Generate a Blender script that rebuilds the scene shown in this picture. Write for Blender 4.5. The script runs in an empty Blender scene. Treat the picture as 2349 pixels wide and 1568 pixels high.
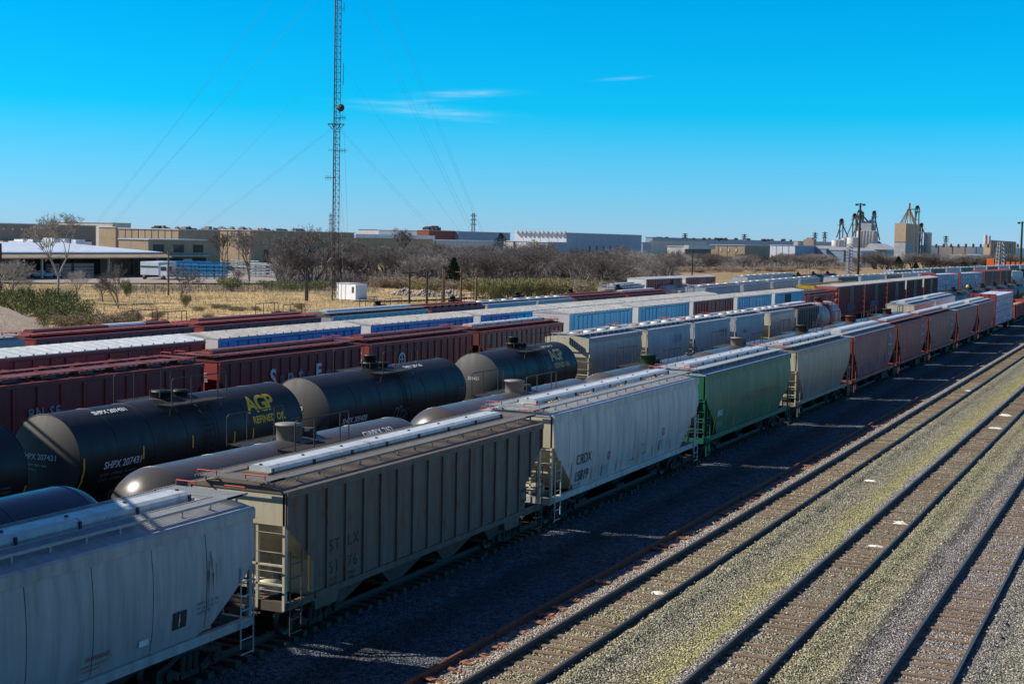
# Railway yard with covered hoppers, tank cars and boxcars under a blue winter sky
import bpy, bmesh, math, random
from mathutils import Vector, Matrix
random.seed(7)
R = random.random
def U(a, b): return a + (b - a) * R()
SC = bpy.context.scene
COL = SC.collection
# ------------------------------------------------------------------ camera
F, CX, CY, H = 3261.0, 1174.0, 784.0, 10.6
XV, YV, SL = 2700.0, 580.0, 0.020
_v = Vector((XV - CX, -(YV - CY), -F)).normalized()
_v2 = Vector((XV - 1000 - CX, -((YV - SL * 1000) - CY), -F)).normalized()
_up = _v.cross(_v2).normalized()
if _up.y < 0: _up = -_up
_rt = _v.cross(_up)
CW = Matrix((_rt, _v, _up))          # camera -> world
CI = CW.transposed()
CAMP = Vector((0, 0, H))
def ray(x, y): return CW @ Vector((x - CX, -(y - CY), -F))
def at(x, y, z=0.0):
    r = ray(x, y); t = (z - H) / r.z
    return CAMP + t * r
def at_dist(x, y, d):
    """point on the pixel ray at horizontal distance d"""
    r = ray(x, y); t = d / math.hypot(r.x, r.y)
    return CAMP + t * r
def solve_line(x, A, B):
    a = CI @ (A - CAMP); b = CI @ (B - A)
    k = (x - CX)
    # k*(-(a.z+t b.z)) = F*(a.x+t b.x)
    return (-k * a.z - F * a.x) / (F * b.x + k * b.z)
cam = bpy.data.cameras.new('camera'); cam.lens = F / 2348 * 36; cam.sensor_width = 36
cam.clip_end = 20000; cam.clip_start = 0.05
camo = bpy.data.objects.new('camera', cam); COL.objects.link(camo)
M4 = CW.to_4x4(); M4.translation = CAMP
camo.matrix_world = M4
SC.camera = camo
# ------------------------------------------------------------------ light
AZ, EL = math.radians(22), math.radians(39)
SUN = Vector((-math.cos(AZ) * math.cos(EL), -math.sin(AZ) * math.cos(EL), math.sin(EL)))
w = bpy.data.worlds.new('World'); SC.world = w; w.use_nodes = True
nt = w.node_tree; nt.nodes.clear()
sky = nt.nodes.new('ShaderNodeTexSky'); sky.sky_type = 'NISHITA'; sky.sun_disc = False
sky.sun_elevation = EL; sky.sun_rotation = math.atan2(SUN.x, SUN.y)
sky.air_density = 1.0; sky.dust_density = 0.0; sky.ozone_density = 2.0
gm = nt.nodes.new('ShaderNodeGamma'); gm.inputs[1].default_value = 1.0
hs = nt.nodes.new('ShaderNodeHueSaturation'); hs.inputs['Saturation'].default_value = 1.0
bg = nt.nodes.new('ShaderNodeBackground'); bg.inputs[1].default_value = 0.088
wo = nt.nodes.new('ShaderNodeOutputWorld')
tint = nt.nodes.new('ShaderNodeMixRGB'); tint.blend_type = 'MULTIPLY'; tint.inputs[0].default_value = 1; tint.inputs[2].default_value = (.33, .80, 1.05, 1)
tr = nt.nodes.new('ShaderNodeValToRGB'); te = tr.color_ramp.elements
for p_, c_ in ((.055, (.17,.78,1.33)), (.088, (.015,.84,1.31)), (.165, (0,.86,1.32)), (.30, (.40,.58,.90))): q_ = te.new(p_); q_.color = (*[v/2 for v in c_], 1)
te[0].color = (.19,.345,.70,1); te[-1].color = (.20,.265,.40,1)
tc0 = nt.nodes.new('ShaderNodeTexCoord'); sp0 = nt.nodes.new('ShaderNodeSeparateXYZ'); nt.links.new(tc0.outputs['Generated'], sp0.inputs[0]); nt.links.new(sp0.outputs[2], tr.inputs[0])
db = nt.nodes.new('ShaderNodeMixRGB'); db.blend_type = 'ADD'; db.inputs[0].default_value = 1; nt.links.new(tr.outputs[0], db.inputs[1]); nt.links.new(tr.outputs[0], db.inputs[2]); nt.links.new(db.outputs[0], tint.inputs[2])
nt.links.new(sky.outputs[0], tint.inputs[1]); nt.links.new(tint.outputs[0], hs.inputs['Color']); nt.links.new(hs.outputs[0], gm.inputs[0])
# thin cirrus streaks in the sky
tc = nt.nodes.new('ShaderNodeTexCoord'); sep = nt.nodes.new('ShaderNodeSeparateXYZ')
nt.links.new(tc.outputs['Generated'], sep.inputs[0])
def mth(op, a, b=None, clamp=False):
    n = nt.nodes.new('ShaderNodeMath'); n.operation = op; n.use_clamp = clamp
    for i, q in enumerate((a, b)):
        if q is None: continue
        if isinstance(q, (int, float)): n.inputs[i].default_value = q
        else: nt.links.new(q, n.inputs[i])
    return n.outputs[0]
azim = mth('ARCTAN2', sep.outputs[0], sep.outputs[1])
def skyang(x, y):
    r = ray(x, y).normalized(); return math.atan2(r.x, r.y), math.asin(r.z)
elev = mth('ARCSINE', sep.outputs[2])
total = None
for (cx, cy, wx, wy, sl, am) in ((1060, 216, 80, 6, .05, .36), (985, 257, 125, 7, -.03, .33), (905, 238, 95, 5, -.03, .2), (1425, 181, 40, 3, .08, .22), (1040, 273, 80, 4, -.05, .14), (960, 232, 60, 4, .06, .15)):
    a0, e0 = skyang(cx, cy)
    da = mth('SUBTRACT', azim, a0); de = mth('SUBTRACT', elev, e0)
    de = mth('SUBTRACT', de, mth('MULTIPLY', da, sl))
    q = mth('ADD', mth('POWER', mth('DIVIDE', mth('ABSOLUTE', da), wx / F), 2.0), mth('POWER', mth('DIVIDE', mth('ABSOLUTE', de), wy / F), 2.0))
    g = mth('MULTIPLY', mth('POWER', 2.718, mth('MULTIPLY', q, -1.0)), am)
    total = g if total is None else mth('ADD', total, g)
mp = nt.nodes.new('ShaderNodeMapping'); mp.inputs['Scale'].default_value = (60, 60, 700)
nz = nt.nodes.new('ShaderNodeTexNoise'); nz.inputs['Scale'].default_value = 1.0; nz.inputs['Detail'].default_value = 5
nt.links.new(tc.outputs['Generated'], mp.inputs[0]); nt.links.new(mp.outputs[0], nz.inputs[0])
fac = mth('MULTIPLY', total, mth('MULTIPLY', mth('SUBTRACT', nz.outputs[0], 0.2), 2.0), True)
cm = nt.nodes.new('ShaderNodeMixRGB'); cm.inputs[2].default_value = (6.4, 8.0, 9.0, 1)
nt.links.new(fac, cm.inputs[0]); nt.links.new(gm.outputs[0], cm.inputs[1])
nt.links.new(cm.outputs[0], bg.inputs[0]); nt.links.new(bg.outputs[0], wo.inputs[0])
sl = bpy.data.lights.new('sun', 'SUN'); sl.energy = 5.0; sl.angle = math.radians(0.53); sl.color = (1.0, 0.93, 0.82)
so = bpy.data.objects.new('sun', sl); COL.objects.link(so)
so.rotation_euler = SUN.to_track_quat('Z', 'Y').to_euler(); so.location = SUN * 300
SC.view_settings.view_transform = 'Standard'; SC.view_settings.look = 'None'
SC.view_settings.gamma = 1; SC.view_settings.exposure = 0.38
SC.cycles.max_bounces = 6; SC.cycles.diffuse_bounces = 3; SC.cycles.glossy_bounces = 3
SC.cycles.transparent_max_bounces = 8; SC.cycles.use_denoising = True
# ------------------------------------------------------------------ mesh helper
class MB:
    def __init__(s): s.v = []; s.f = []; s.m = []; s.sm = []
    def add(s, vs, fs, m=0, smooth=False):
        n = len(s.v); s.v.extend([tuple(p) for p in vs])
        for f in fs: s.f.append(tuple(n + i for i in f)); s.m.append(m); s.sm.append(smooth)
    def box(s, x0, x1, y0, y1, z0, z1, m=0):
        s.add([(x0,y0,z0),(x1,y0,z0),(x1,y1,z0),(x0,y1,z0),(x0,y0,z1),(x1,y0,z1),(x1,y1,z1),(x0,y1,z1)],
              [(0,3,2,1),(4,5,6,7),(0,1,5,4),(1,2,6,5),(2,3,7,6),(3,0,4,7)], m)
    def tube(s, a, b, r, n=5, r2=None, m=0, smooth=True, cap=True):
        a = Vector(a); b = Vector(b); d = (b - a)
        if d.length < 1e-6: return
        d.normalize(); r2 = r if r2 is None else r2
        t = Vector((0,0,1)) if abs(d.z) < .9 else Vector((1,0,0))
        x = d.cross(t).normalized(); y = d.cross(x)
        vs = []
        for i in range(n):
            c, q = math.cos(2*math.pi*i/n), math.sin(2*math.pi*i/n)
            vs.append(a + x*(r*c) + y*(r*q)); vs.append(b + x*(r2*c) + y*(r2*q))
        s.add(vs, [(2*i, 2*((i+1)%n), 2*((i+1)%n)+1, 2*i+1) for i in range(n)], m, smooth)
        if cap: s.add([vs[2*i] for i in range(n)], [tuple(range(n))][:1], m); s.add([vs[2*i+1] for i in range(n)], [tuple(reversed(range(n)))], m)
    def path(s, pts, r, n=5, m=0):
        for a, b in zip(pts[:-1], pts[1:]): s.tube(a, b, r, n, m=m)
    def bar(s, a, b, wd, m=0):
        s.tube(a, b, wd*.7071, 4, m=m, smooth=False)
    def quad(s, a, b, c, d, m=0): s.add([a,b,c,d], [(0,1,2,3)], m)
    def prism(s, poly, axis, a, b, m=0):
        """poly of 2D points extruded along axis 'x','y','z' from a to b"""
        def P(p, t): return (t, p[0], p[1]) if axis == 'x' else ((p[0], t, p[1]) if axis == 'y' else (p[0], p[1], t))
        n = len(poly); vs = [P(p, a) for p in poly] + [P(p, b) for p in poly]
        s.add(vs, [tuple(range(n-1,-1,-1)), tuple(range(n, 2*n))] + [(i,(i+1)%n,n+(i+1)%n,n+i) for i in range(n)], m)
    def lathe(s, prof, c, axis='z', n=16, m=0, smooth=True):
        """prof: [(r,t)], c centre"""
        vs = []; k = len(prof)
        for (r, t) in prof:
            for i in range(n):
                cc, q = r*math.cos(2*math.pi*i/n), r*math.sin(2*math.pi*i/n)
                vs.append((c[0]+cc, c[1]+q, c[2]+t) if axis == 'z' else ((c[0]+q, c[1]+t, c[2]+cc) if axis == 'y' else (c[0]+t, c[1]+cc, c[2]+q)))
        fs = [(j*n+i, j*n+(i+1)%n, (j+1)*n+(i+1)%n, (j+1)*n+i) for j in range(k-1) for i in range(n)]
        s.add(vs, fs, m, smooth)
    def mesh(s, name, mats):
        me = bpy.data.meshes.new(name); me.from_pydata(s.v, [], s.f)
        for q in (mats if isinstance(mats, (list, tuple)) else [mats]): me.materials.append(q)
        me.polygons.foreach_set('material_index', s.m); me.polygons.foreach_set('use_smooth', s.sm)
        me.update(); fixn(me); return me
    def build(s, name, mats, parent=None):
        o = bpy.data.objects.new(name, s.mesh(name, mats)); COL.objects.link(o)
        if parent is not None: o.parent = parent
        return o
def fixn(me):
    bm = bmesh.new(); bm.from_mesh(me); bmesh.ops.recalc_face_normals(bm, faces=bm.faces); bm.to_mesh(me); bm.free()
def tag(o, label=None, cat=None, group=None, kind=None):
    if label: o['label'] = label
    if cat: o['category'] = cat
    if group: o['group'] = group
    if kind: o['kind'] = kind
    return o
def thing(name, loc, rz, label, cat, group=None):
    o = bpy.data.objects.new(name, None); COL.objects.link(o); o.empty_display_size = .5
    o.location = loc; o.rotation_euler = (0, 0, rz); tag(o, label, cat, group); return o
def kids(o): return [c for c in COL.objects if c.parent == o]
def snapshot(root):
    def rec(o): return (o, [rec(c) for c in o.children])
    return rec(root)
def copy_tree(tree, parent=None):
    o, ch = tree; c = o.copy(); COL.objects.link(c)
    if parent is not None: c.parent = parent
    for q in ch: copy_tree(q, c)
    return c
# ------------------------------------------------------------------ materials
def newmat(name):
    m = bpy.data.materials.new(name); m.use_nodes = True; n = m.node_tree; n.nodes.clear()
    o = n.nodes.new('ShaderNodeOutputMaterial'); b = n.nodes.new('ShaderNodeBsdfPrincipled'); n.links.new(b.outputs[0], o.inputs[0])
    return m, n, b
def c4(c): return (c[0], c[1], c[2], 1)
def N(n, t, **k):
    x = n.nodes.new(t)
    for a, b in k.items(): setattr(x, a, b)
    return x
def ramp(n, src, stops, interp='LINEAR'):
    r = N(n, 'ShaderNodeValToRGB'); r.color_ramp.interpolation = interp; e = r.color_ramp.elements
    while len(e) < len(stops): e.new(0.5)
    for i, (p, c) in enumerate(stops): e[i].position = p; e[i].color = c4(c) if len(c) == 3 else c
    n.links.new(src, r.inputs[0]); return r.outputs[0]
def mix(n, f, a, b, bt='MIX'):
    x = N(n, 'ShaderNodeMixRGB', blend_type=bt)
    for i, q in enumerate((f, a, b)):
        if isinstance(q, (int, float)): x.inputs[i].default_value = q
        elif isinstance(q, tuple): x.inputs[i].default_value = c4(q)
        else: n.links.new(q, x.inputs[i])
    return x.outputs[0]
def noise(n, co, scale=(1,1,1), s=1.0, detail=4, rough=.55, out=0):
    mp = N(n, 'ShaderNodeMapping'); mp.inputs['Scale'].default_value = scale; n.links.new(co, mp.inputs[0])
    z = N(n, 'ShaderNodeTexNoise'); z.inputs['Scale'].default_value = s; z.inputs['Detail'].default_value = detail; z.inputs['Roughness'].default_value = rough
    n.links.new(mp.outputs[0], z.inputs[0]); return z.outputs[out]
def objco(n):
    t = N(n, 'ShaderNodeTexCoord'); oi = N(n, 'ShaderNodeObjectInfo')
    a = N(n, 'ShaderNodeVectorMath', operation='MULTIPLY_ADD')
    k = N(n, 'ShaderNodeCombineXYZ'); k.inputs[0].default_value = 37; k.inputs[1].default_value = 91; k.inputs[2].default_value = 53
    n.links.new(oi.outputs['Random'], a.inputs[0]); n.links.new(k.outputs[0], a.inputs[1]); n.links.new(t.outputs['Object'], a.inputs[2])
    return a.outputs[0]
def paint(name, col, rough=.5, dirt=(.045,.04,.035), amt=.45, rust=0.0, vary=.12, metal=0.0, streak=(2.2,2.2,.22), spec=.5, speck=False):
    m, n, b = newmat(name); co = objco(n)
    st = noise(n, co, streak, 1.6, 5, .6)
    f = ramp(n, st, [(.38, (0,0,0)), (.75, (amt,)*3)])
    big = noise(n, co, (.35,.35,.35), 1, 3)
    v = ramp(n, big, [(.3, (1-vary,)*3), (.7, (1+vary*.6,)*3)])
    c = mix(n, 1.0, tuple(col), v, 'MULTIPLY')
    c = mix(n, f, c, tuple(dirt))
    if rust > 0:
        rn = noise(n, co, (1,1,.7), 2.3, 6, .65)
        rf = ramp(n, rn, [(.62 - rust*.25, (0,0,0)), (.72 - rust*.2, (.85,.85,.85))])
        c = mix(n, rf, c, (.13,.055,.028))
    n.links.new(c, b.inputs['Base Color'])
    rr = ramp(n, st, [(.3, (rough*.85,)*3), (.8, (min(1, rough*1.3),)*3)])
    n.links.new(rr, b.inputs['Roughness']); b.inputs['Metallic'].default_value = metal
    b.inputs['Specular IOR Level'].default_value = spec
    return m
def flat(name, col, rough=.6, metal=0.0, em=None):
    m, n, b = newmat(name); co = objco(n)
    z = noise(n, co, (1,1,1), 2.5, 3); c = mix(n, 1.0, tuple(col), ramp(n, z, [(.3, (.82,)*3), (.7, (1.08,)*3)]), 'MULTIPLY')
    n.links.new(c, b.inputs['Base Color']); b.inputs['Roughness'].default_value = rough; b.inputs['Metallic'].default_value = metal
    if em: b.inputs['Emission Color'].default_value = c4(col); b.inputs['Emission Strength'].default_value = em
    return m
MT = {}
P = dict(
 hop_grey=((.40,.40,.40), .45, .4, 0), dome_green=((.008,.06,.03), .5, .4, 0), hop_stlx=((.125,.105,.088), .6, .6, .42), hop_crdx=((.55,.55,.53), .42, .4, 0),
 hop_green=((.002,.16,.08), .45, .55, .02), hop_tan=((.31,.25,.20), .38, .4, 0), hop_brown=((.36,.06,.042), .6, .5, .05),
 hop_maroon=((.33,.042,.036), .55, .5, .1), hop_maroon2=((.36,.085,.065), .6, .55, .12), hop_silver=((.30,.31,.31), .25, .35, 0),
 hop_pale=((.42,.44,.46), .45, .35, 0), hop_cream=((.60,.54,.38), .45, .3, .03), rail_red=((.15,.04,.03), .5, .3, .1),
 box_blue=((.002,.34,.80), .4, .35, 0), box_sky=((.15,.56,.80), .45, .4, 0), box_maroon=((.33,.042,.036), .5, .5, .05),
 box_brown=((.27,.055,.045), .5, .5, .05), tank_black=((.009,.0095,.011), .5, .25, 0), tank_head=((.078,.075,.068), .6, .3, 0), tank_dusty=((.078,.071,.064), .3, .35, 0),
 steel_mid=((.12,.125,.12), .6, .3, 0), tank_silver=((.50,.39,.37), .5, .3, 0), tank_blue=((.03,.05,.08), .25, .2, 0), dark_steel=((.035,.033,.032), .6, .5, .15),
 grate=((.33,.35,.36), .4, .25, 0), grate_dark=((.23,.215,.195), .55, .4, .08), hatch=((.52,.56,.58), .4, .3, .03),
 roof_white=((.50,.48,.45), .5, .4, .02), roof_bright=((.62,.65,.66), .35, .3, 0), under=((.022,.02,.018), .8, .4, .25), end_white=((.66,.64,.60), .5, .15, 0),
 yellow=((.62,.38,.03), .5, .3, .05), orange=((.75,.14,.02), .5, .2, .03), white_paint=((.78,.79,.80), .5, .2, 0),
 tan_wall=((.42,.31,.19), .8, .15, 0), brown_wall=((.33,.27,.21), .8, .15, 0), grey_wall=((.30,.36,.45), .6, .15, 0), cream_wall=((.62,.58,.50), .8, .2, 0),
 brick=((.30,.085,.055), .8, .2, 0), metal_roof=((.62,.66,.72), .4, .2, 0), dark_open=((.02,.02,.022), .7, .2, 0), concrete=((.42,.40,.37), .85, .25, 0),
 conc_silo=((.50,.50,.49), .8, .3, 0), tan_silo=((.55,.40,.26), .7, .2, 0), galv=((.35,.37,.39), .5, .3, 0), wood_pole=((.17,.105,.06), .85, .4, 0), dark_pole=((.03,.026,.022), .85, .3, 0),
 bare=((.17,.15,.14), .9, .3, 0), lattice=((.045,.025,.022), .7, .3, 0), wrap_white=((.60,.64,.72), .35, .25, 0), wrap_blue=((.04,.13,.42), .4, .2, 0),
)
for k, (c, r, a, ru) in P.items(): MT[k] = paint(k, c, r, amt=a, rust=ru, dirt=(.12,.035,.028) if k in ('hop_brown', 'hop_maroon2', 'hop_maroon', 'box_maroon', 'box_brown', 'rail_red') else (.07,.055,.04) if k == 'hop_stlx' else (.045,.04,.035))
for k, c in dict(t_white=(.75,.76,.76), t_grey=(.33,.36,.38), t_black=(.02,.02,.022), t_yellow=(1.0,.54,.02), t_faded=(.35,.33,.30), t_rust=(.28,.19,.10), t_orange=(.85,.32,.03), t_red=(.35,.04,.03), t_gold=(.8,.50,.2), grain=(.42,.25,.10), red_rail=(.5,.06,.04)).items():
    MT[k] = flat(k, c, .6)
MT['wheel'] = flat('wheel', (.06,.05,.045), .45, .5)
MT['glass'] = flat('glass', (.03,.04,.05), .15)
MT['amber'] = flat('amber', (1.0,.35,.01), .5)
# steel body that shows ribbed roof lines
def ribroof(name, col, pitch, dark=.75):
    m, n, b = newmat(name); co = objco(n)
    t = N(n, 'ShaderNodeTexCoord'); wv = N(n, 'ShaderNodeTexWave', wave_type='BANDS', bands_direction='Y'); wv.inputs['Scale'].default_value = .31416 / pitch * 1.0
    n.links.new(t.outputs['Object'], wv.inputs[0])
    z = noise(n, co, (1,1,1), 1.3, 5); c = mix(n, ramp(n, z, [(.4,(0,0,0)),(.7,(.55,)*3)]), tuple(col), tuple(x*.55 for x in col))
    n.links.new(c, b.inputs['Base Color']); b.inputs['Roughness'].default_value = .55
    bp = N(n, 'ShaderNodeBump'); bp.inputs['Strength'].default_value = .7; bp.inputs['Distance'].default_value = .05
    n.links.new(wv.outputs['Fac'], bp.inputs['Height']); n.links.new(bp.outputs[0], b.inputs['Normal'])
    MT[name] = m
ribroof('roof_stlx', (.20,.155,.115), .12)
# ------------------------------------------------------------------ text as mesh
_TC = {}
def glyphs(s, size, shear=0.0, bold=0.0, space=1.0):
    key = (s, size, shear, bold, space)
    if key in _TC: return _TC[key]
    cu = bpy.data.curves.new('t', 'FONT'); cu.body = s; cu.size = size; cu.shear = shear; cu.offset = bold; cu.space_character = space; cu.resolution_u = 3
    o = bpy.data.objects.new('t', cu); COL.objects.link(o)
    dg = bpy.context.evaluated_depsgraph_get(); me = bpy.data.meshes.new_from_object(o.evaluated_get(dg))
    bm = bmesh.new(); bm.from_mesh(me)
    zmin = min((v.co.y for v in bm.verts), default=0); zmax = max((v.co.y for v in bm.verts), default=0)
    k = zmin + .12
    while k < zmax:
        bmesh.ops.bisect_plane(bm, geom=bm.verts[:] + bm.edges[:] + bm.faces[:], plane_co=(0, k, 0), plane_no=(0, 1, 0)); k += .12
    vs = [(v.co.x, v.co.y) for v in bm.verts]; bm.verts.index_update(); fs = [tuple(v.index for v in f.verts) for f in bm.faces]
    bm.free(); bpy.data.objects.remove(o); bpy.data.curves.remove(cu); bpy.data.meshes.remove(me)
    _TC[key] = (vs, fs); return _TC[key]
def text(mb, s, size, fn, m=0, **k):
    vs, fs = glyphs(s, size, **k); mb.add([fn(u, v) for u, v in vs], fs, m)
def rect(mb, u0, u1, v0, v1, fn, m=0, n=3):
    for i in range(n):
        a, b = v0 + (v1-v0)*i/n, v0 + (v1-v0)*(i+1)/n
        mb.add([fn(u0,a), fn(u1,a), fn(u1,b), fn(u0,b)], [(0,1,2,3)], m)
def ring(mb, u, v, r0, r1, fn, m=0, n=20):
    for i in range(n):
        a, b = 2*math.pi*i/n, 2*math.pi*(i+1)/n
        mb.add([fn(u+r0*math.cos(a), v+r0*math.sin(a)), fn(u+r1*math.cos(a), v+r1*math.sin(a)), fn(u+r1*math.cos(b), v+r1*math.sin(b)), fn(u+r0*math.cos(b), v+r0*math.sin(b))], [(0,1,2,3)], m)
# ------------------------------------------------------------------ rolling stock
def cyl_x(mb, x0, x1, y, z, r, n=16, m=0): mb.lathe([(0.001, x0), (r, x0), (r, x1), (0.001, x1)], (0, y, z), 'x', n, m, False)
_TR = {}
def truck_meshes():
    if _TR: return _TR
    f = MB()
    for s in (-1, 1):
        x0, x1 = (s*1.02, s*1.16) if s > 0 else (s*1.16, s*1.02)
        out = [(-1.25,.36),(-1.2,.62),(-.75,.72),(-.35,.92),(.35,.92),(.75,.72),(1.2,.62),(1.25,.36),(.95,.36),(.85,.55),(.42,.5),(.36,.22),(-.36,.22),(-.42,.5),(-.85,.55),(-.95,.36)]
        # side frame as strips so that the window openings stay open
        f.prism([(-1.25,.36),(-1.2,.64),(-.75,.74),(-.75,.58),(-.95,.5),(-.97,.36)], 'x', x0, x1)
        f.prism([(1.25,.36),(1.2,.64),(.75,.74),(.75,.58),(.95,.5),(.97,.36)], 'x', x0, x1)
        f.prism([(-.75,.74),(-.34,.95),(.34,.95),(.75,.74),(.75,.6),(.34,.76),(-.34,.76),(-.75,.6)], 'x', x0, x1)
        f.prism([(-.8,.6),(-.34,.36),(-.34,.2),(-.42,.2),(-.95,.5)], 'x', x0, x1)
        f.prism([(.8,.6),(.34,.36),(.34,.2),(.42,.2),(.95,.5)], 'x', x0, x1)
        f.box(x0, x1, -.42, .42, .2, .34)
        for k in (-.24, 0, .24): f.tube((s*1.09, k, .34), (s*1.09, k, .74), .085, 6)
        for k in (-.88, .88): cyl_x(f, min(s*1.17, s*1.27), max(s*1.17, s*1.27), k, .45, .13, 10)
    f.box(-1.1, 1.1, -.2, .2, .5, .82)
    _TR['frame'] = f.mesh('truck_frame', MT['under'])
    wm = MB()
    for s in (-1, 1):
        a, b = .70, .83
        wm.lathe([(0.001, s*a), (.49, s*a), (.49, s*(a+.03)), (.455, s*(a+.035)), (.45, s*b), (.40, s*b), (.37, s*(b-.03)), (.16, s*(b-.02)), (.14, s*(b+.03)), (.001, s*(b+.03))], (0, 0, .47), 'x', 20, 0)
    wm.lathe([(.09, -.7), (.08, 0), (.09, .7)], (0, 0, .47), 'x', 8)
    _TR['wheel'] = wm.mesh('wheelset', MT['wheel'])
    lo = MB(); lo.box(-1.15, 1.15, -1.3, 1.3, .25, .75); 
    for k in (-.88, .88):
        for s in (-1, 1): lo.lathe([(.001, s*.75), (.46, s*.75), (.46, s*.9), (.001, s*.9)], (0, k, .46), 'x', 10)
    _TR['low'] = lo.mesh('truck_low', MT['under'])
    return _TR
def add_trucks(root, L, inset=2.3, detail=True):
    T = truck_meshes()
    for y in (inset, L - inset):
        o = bpy.data.objects.new('truck', T['frame'] if detail else T['low']); COL.objects.link(o); o.parent = root; o.location = (0, y, 0)
        if detail:
            for k in (-.88, .88):
                wv = bpy.data.objects.new('wheelset', T['wheel']); COL.objects.link(wv); wv.parent = o; wv.location = (0, k, 0)
def add_couplers(root, L, m, ext=.62):
    for y, s in ((0, -1), (L, 1)):
        b = MB(); b.box(-.13, .13, min(y - s*.4, y + s*ext*.7), max(y - s*.4, y + s*ext*.7), .76, .98)
        b.box(-.2, .2, min(y + s*ext*.7, y + s*ext), max(y + s*ext*.7, y + s*ext), .72, 1.02)
        b.path([(.25, y + s*.1, .85), (.32, y + s*.3, .55), (.1, y + s*ext, .5)], .035, 5)
        b.build('coupler', m, root)
def grating(mb, x0, x1, y0, y1, z, slats=True, m=0):
    if not slats:
        mb.box(x0, x1, y0, y1, z-.03, z, m); return
    e = .03
    mb.box(x0, x0+e, y0, y1, z-.05, z+.01, m); mb.box(x1-e, x1, y0, y1, z-.05, z+.01, m)
    n = int((y1 - y0) / .11)
    for i in range(n):
        y = y0 + (i + .5) * (y1 - y0) / n; mb.box(x0+e, x1-e, y-.02, y+.02, z-.028, z-.002, m)
def hopper(root, L, eave=4.1, style='round', mat='hop_grey', roof=None, hatch='trough', hatchmat='hatch', walk='grate', detail=2, sill=True, panels=None, trims=None, chutes=3, endmat=None, deep=None):
    """covered hopper car; y 0..L, centred on x, wheels on z 0.16"""
    M = MT[mat]; RM = MT[roof or mat]; tm = MT[trims or mat]
    w0 = 1.5
    deep = deep if deep is not None else (2.3 if style == 'round' else 1.35)
    if style == 'round':
        zt = eave
        rows = [(eave, 1.47, 0), (eave-.30, 1.5, 0), (eave-.75, 1.55, 0), (eave-1.15, 1.57, 0.0), (eave-1.6, 1.57, .42), (eave-2.05, 1.55, 1.05), (eave-2.5, 1.49, 1.65), (1.2, 1.42, deep)]
    else:
        rows = [(eave, 1.5, 0), (eave-.85, 1.5, 0), (eave-1.4, 1.5, .66), (eave-2.0, 1.5, deep), (1.12, 1.5, deep)]
    b = MB(); ny = 24 if detail > 1 else 8
    for s in (-1, 1):
        vs = []; fs = []
        for (z, x, y0) in rows:
            for j in range(ny+1): vs.append((s*x, y0 + (L - 2*y0)*j/ny, z))
        for i in range(len(rows)-1):
            for j in range(ny): fs.append((i*(ny+1)+j, i*(ny+1)+j+1, (i+1)*(ny+1)+j+1, (i+1)*(ny+1)+j))
        b.add(vs, fs, 0, style == 'round')
    # ends: upright sheet at the top, slope sheet below
    for (yy, sg) in ((0, 1), (L, -1)):
        for i in range(len(rows)-1):
            (za, xa, ya), (zb, xb, yb) = rows[i], rows[i+1]
            b.quad((-xa, yy+sg*ya, za), (xa, yy+sg*ya, za), (xb, yy+sg*yb, zb), (-xb, yy+sg*yb, zb), 1)
    zl, xl, yl = rows[-1]
    b.quad((-xl, yl, zl), (xl, yl, zl), (xl, L-yl, zl), (-xl, L-yl, zl))
    if style == 'round' and detail > 1:
        for s in (1, -1):
            nn = panels or 11
            for j in range(1, nn):
                y = L*j/nn
                for (za, xa, ya), (zb, xb, yb) in zip(rows[1:-1], rows[2:]):
                    if y > yb + .02 and y < L - yb - .02: b.quad((s*(xa+.004), y-.009, za), (s*(xa+.004), y+.009, za), (s*(xb+.004), y+.009, zb), (s*(xb+.004), y-.009, zb), 2)
    b.build('body', [M, MT[endmat] if endmat else M, MT['under']], root)  # cream end colour carries the warmth of sun on the ends, painted in
    # roof
    rf = MB(); rh = .2; prof = [(-1.5, eave-.02), (-1.5, eave+.03), (-1.1, eave+.11), (-.5, eave+rh), (.5, eave+rh), (1.1, eave+.11), (1.5, eave+.03), (1.5, eave-.02)]
    rf.prism(prof, 'y', -.02, L+.02); rfo = rf.build('roof', RM, root)
    if style == 'round' and detail > 0:
        e = MB()
        for s in (-1, 1): e.prism([(s*1.47, eave-.26), (s*1.56, eave-.24), (s*1.56, eave+.0), (s*1.5, eave+.06)], 'y', -.01, L+.01)
        e.build('eave_rail', M, root)
    # ribs or weld seams
    n = panels or (16 if style != 'round' else 11)
    rb = MB()
    if style == 'round':
        pass
    else:
        for s in (-1, 1):
            for j in range(n+1):
                y = .06 + (L-.12)*j/n
                zb = 1.12 if (y > deep and y < L-deep) else (eave-.9 - max(0, min(y, L-y)-.0)*.85 if min(y, L-y) < deep else 1.12)
                if min(y, L-y) < .1: zb = eave-.85
                wd = .045 if detail > 1 else .05
                rb.box(min(s*1.5, s*1.56), max(s*1.5, s*1.56), y-wd, y+wd, zb, eave-.02)
        rb.build('side_post', M, root); rl = MB()
        for s in (-1, 1): rl.box(min(s*1.5, s*1.575), max(s*1.5, s*1.575), 0, L, eave-.13, eave+.045); rl.box(min(s*1.5, s*1.57), max(s*1.5, s*1.57), deep, L-deep, 1.05, 1.22)
        rl.build('top_chord', M, root)
    # side sill and end structure
    sb = MB()
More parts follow.
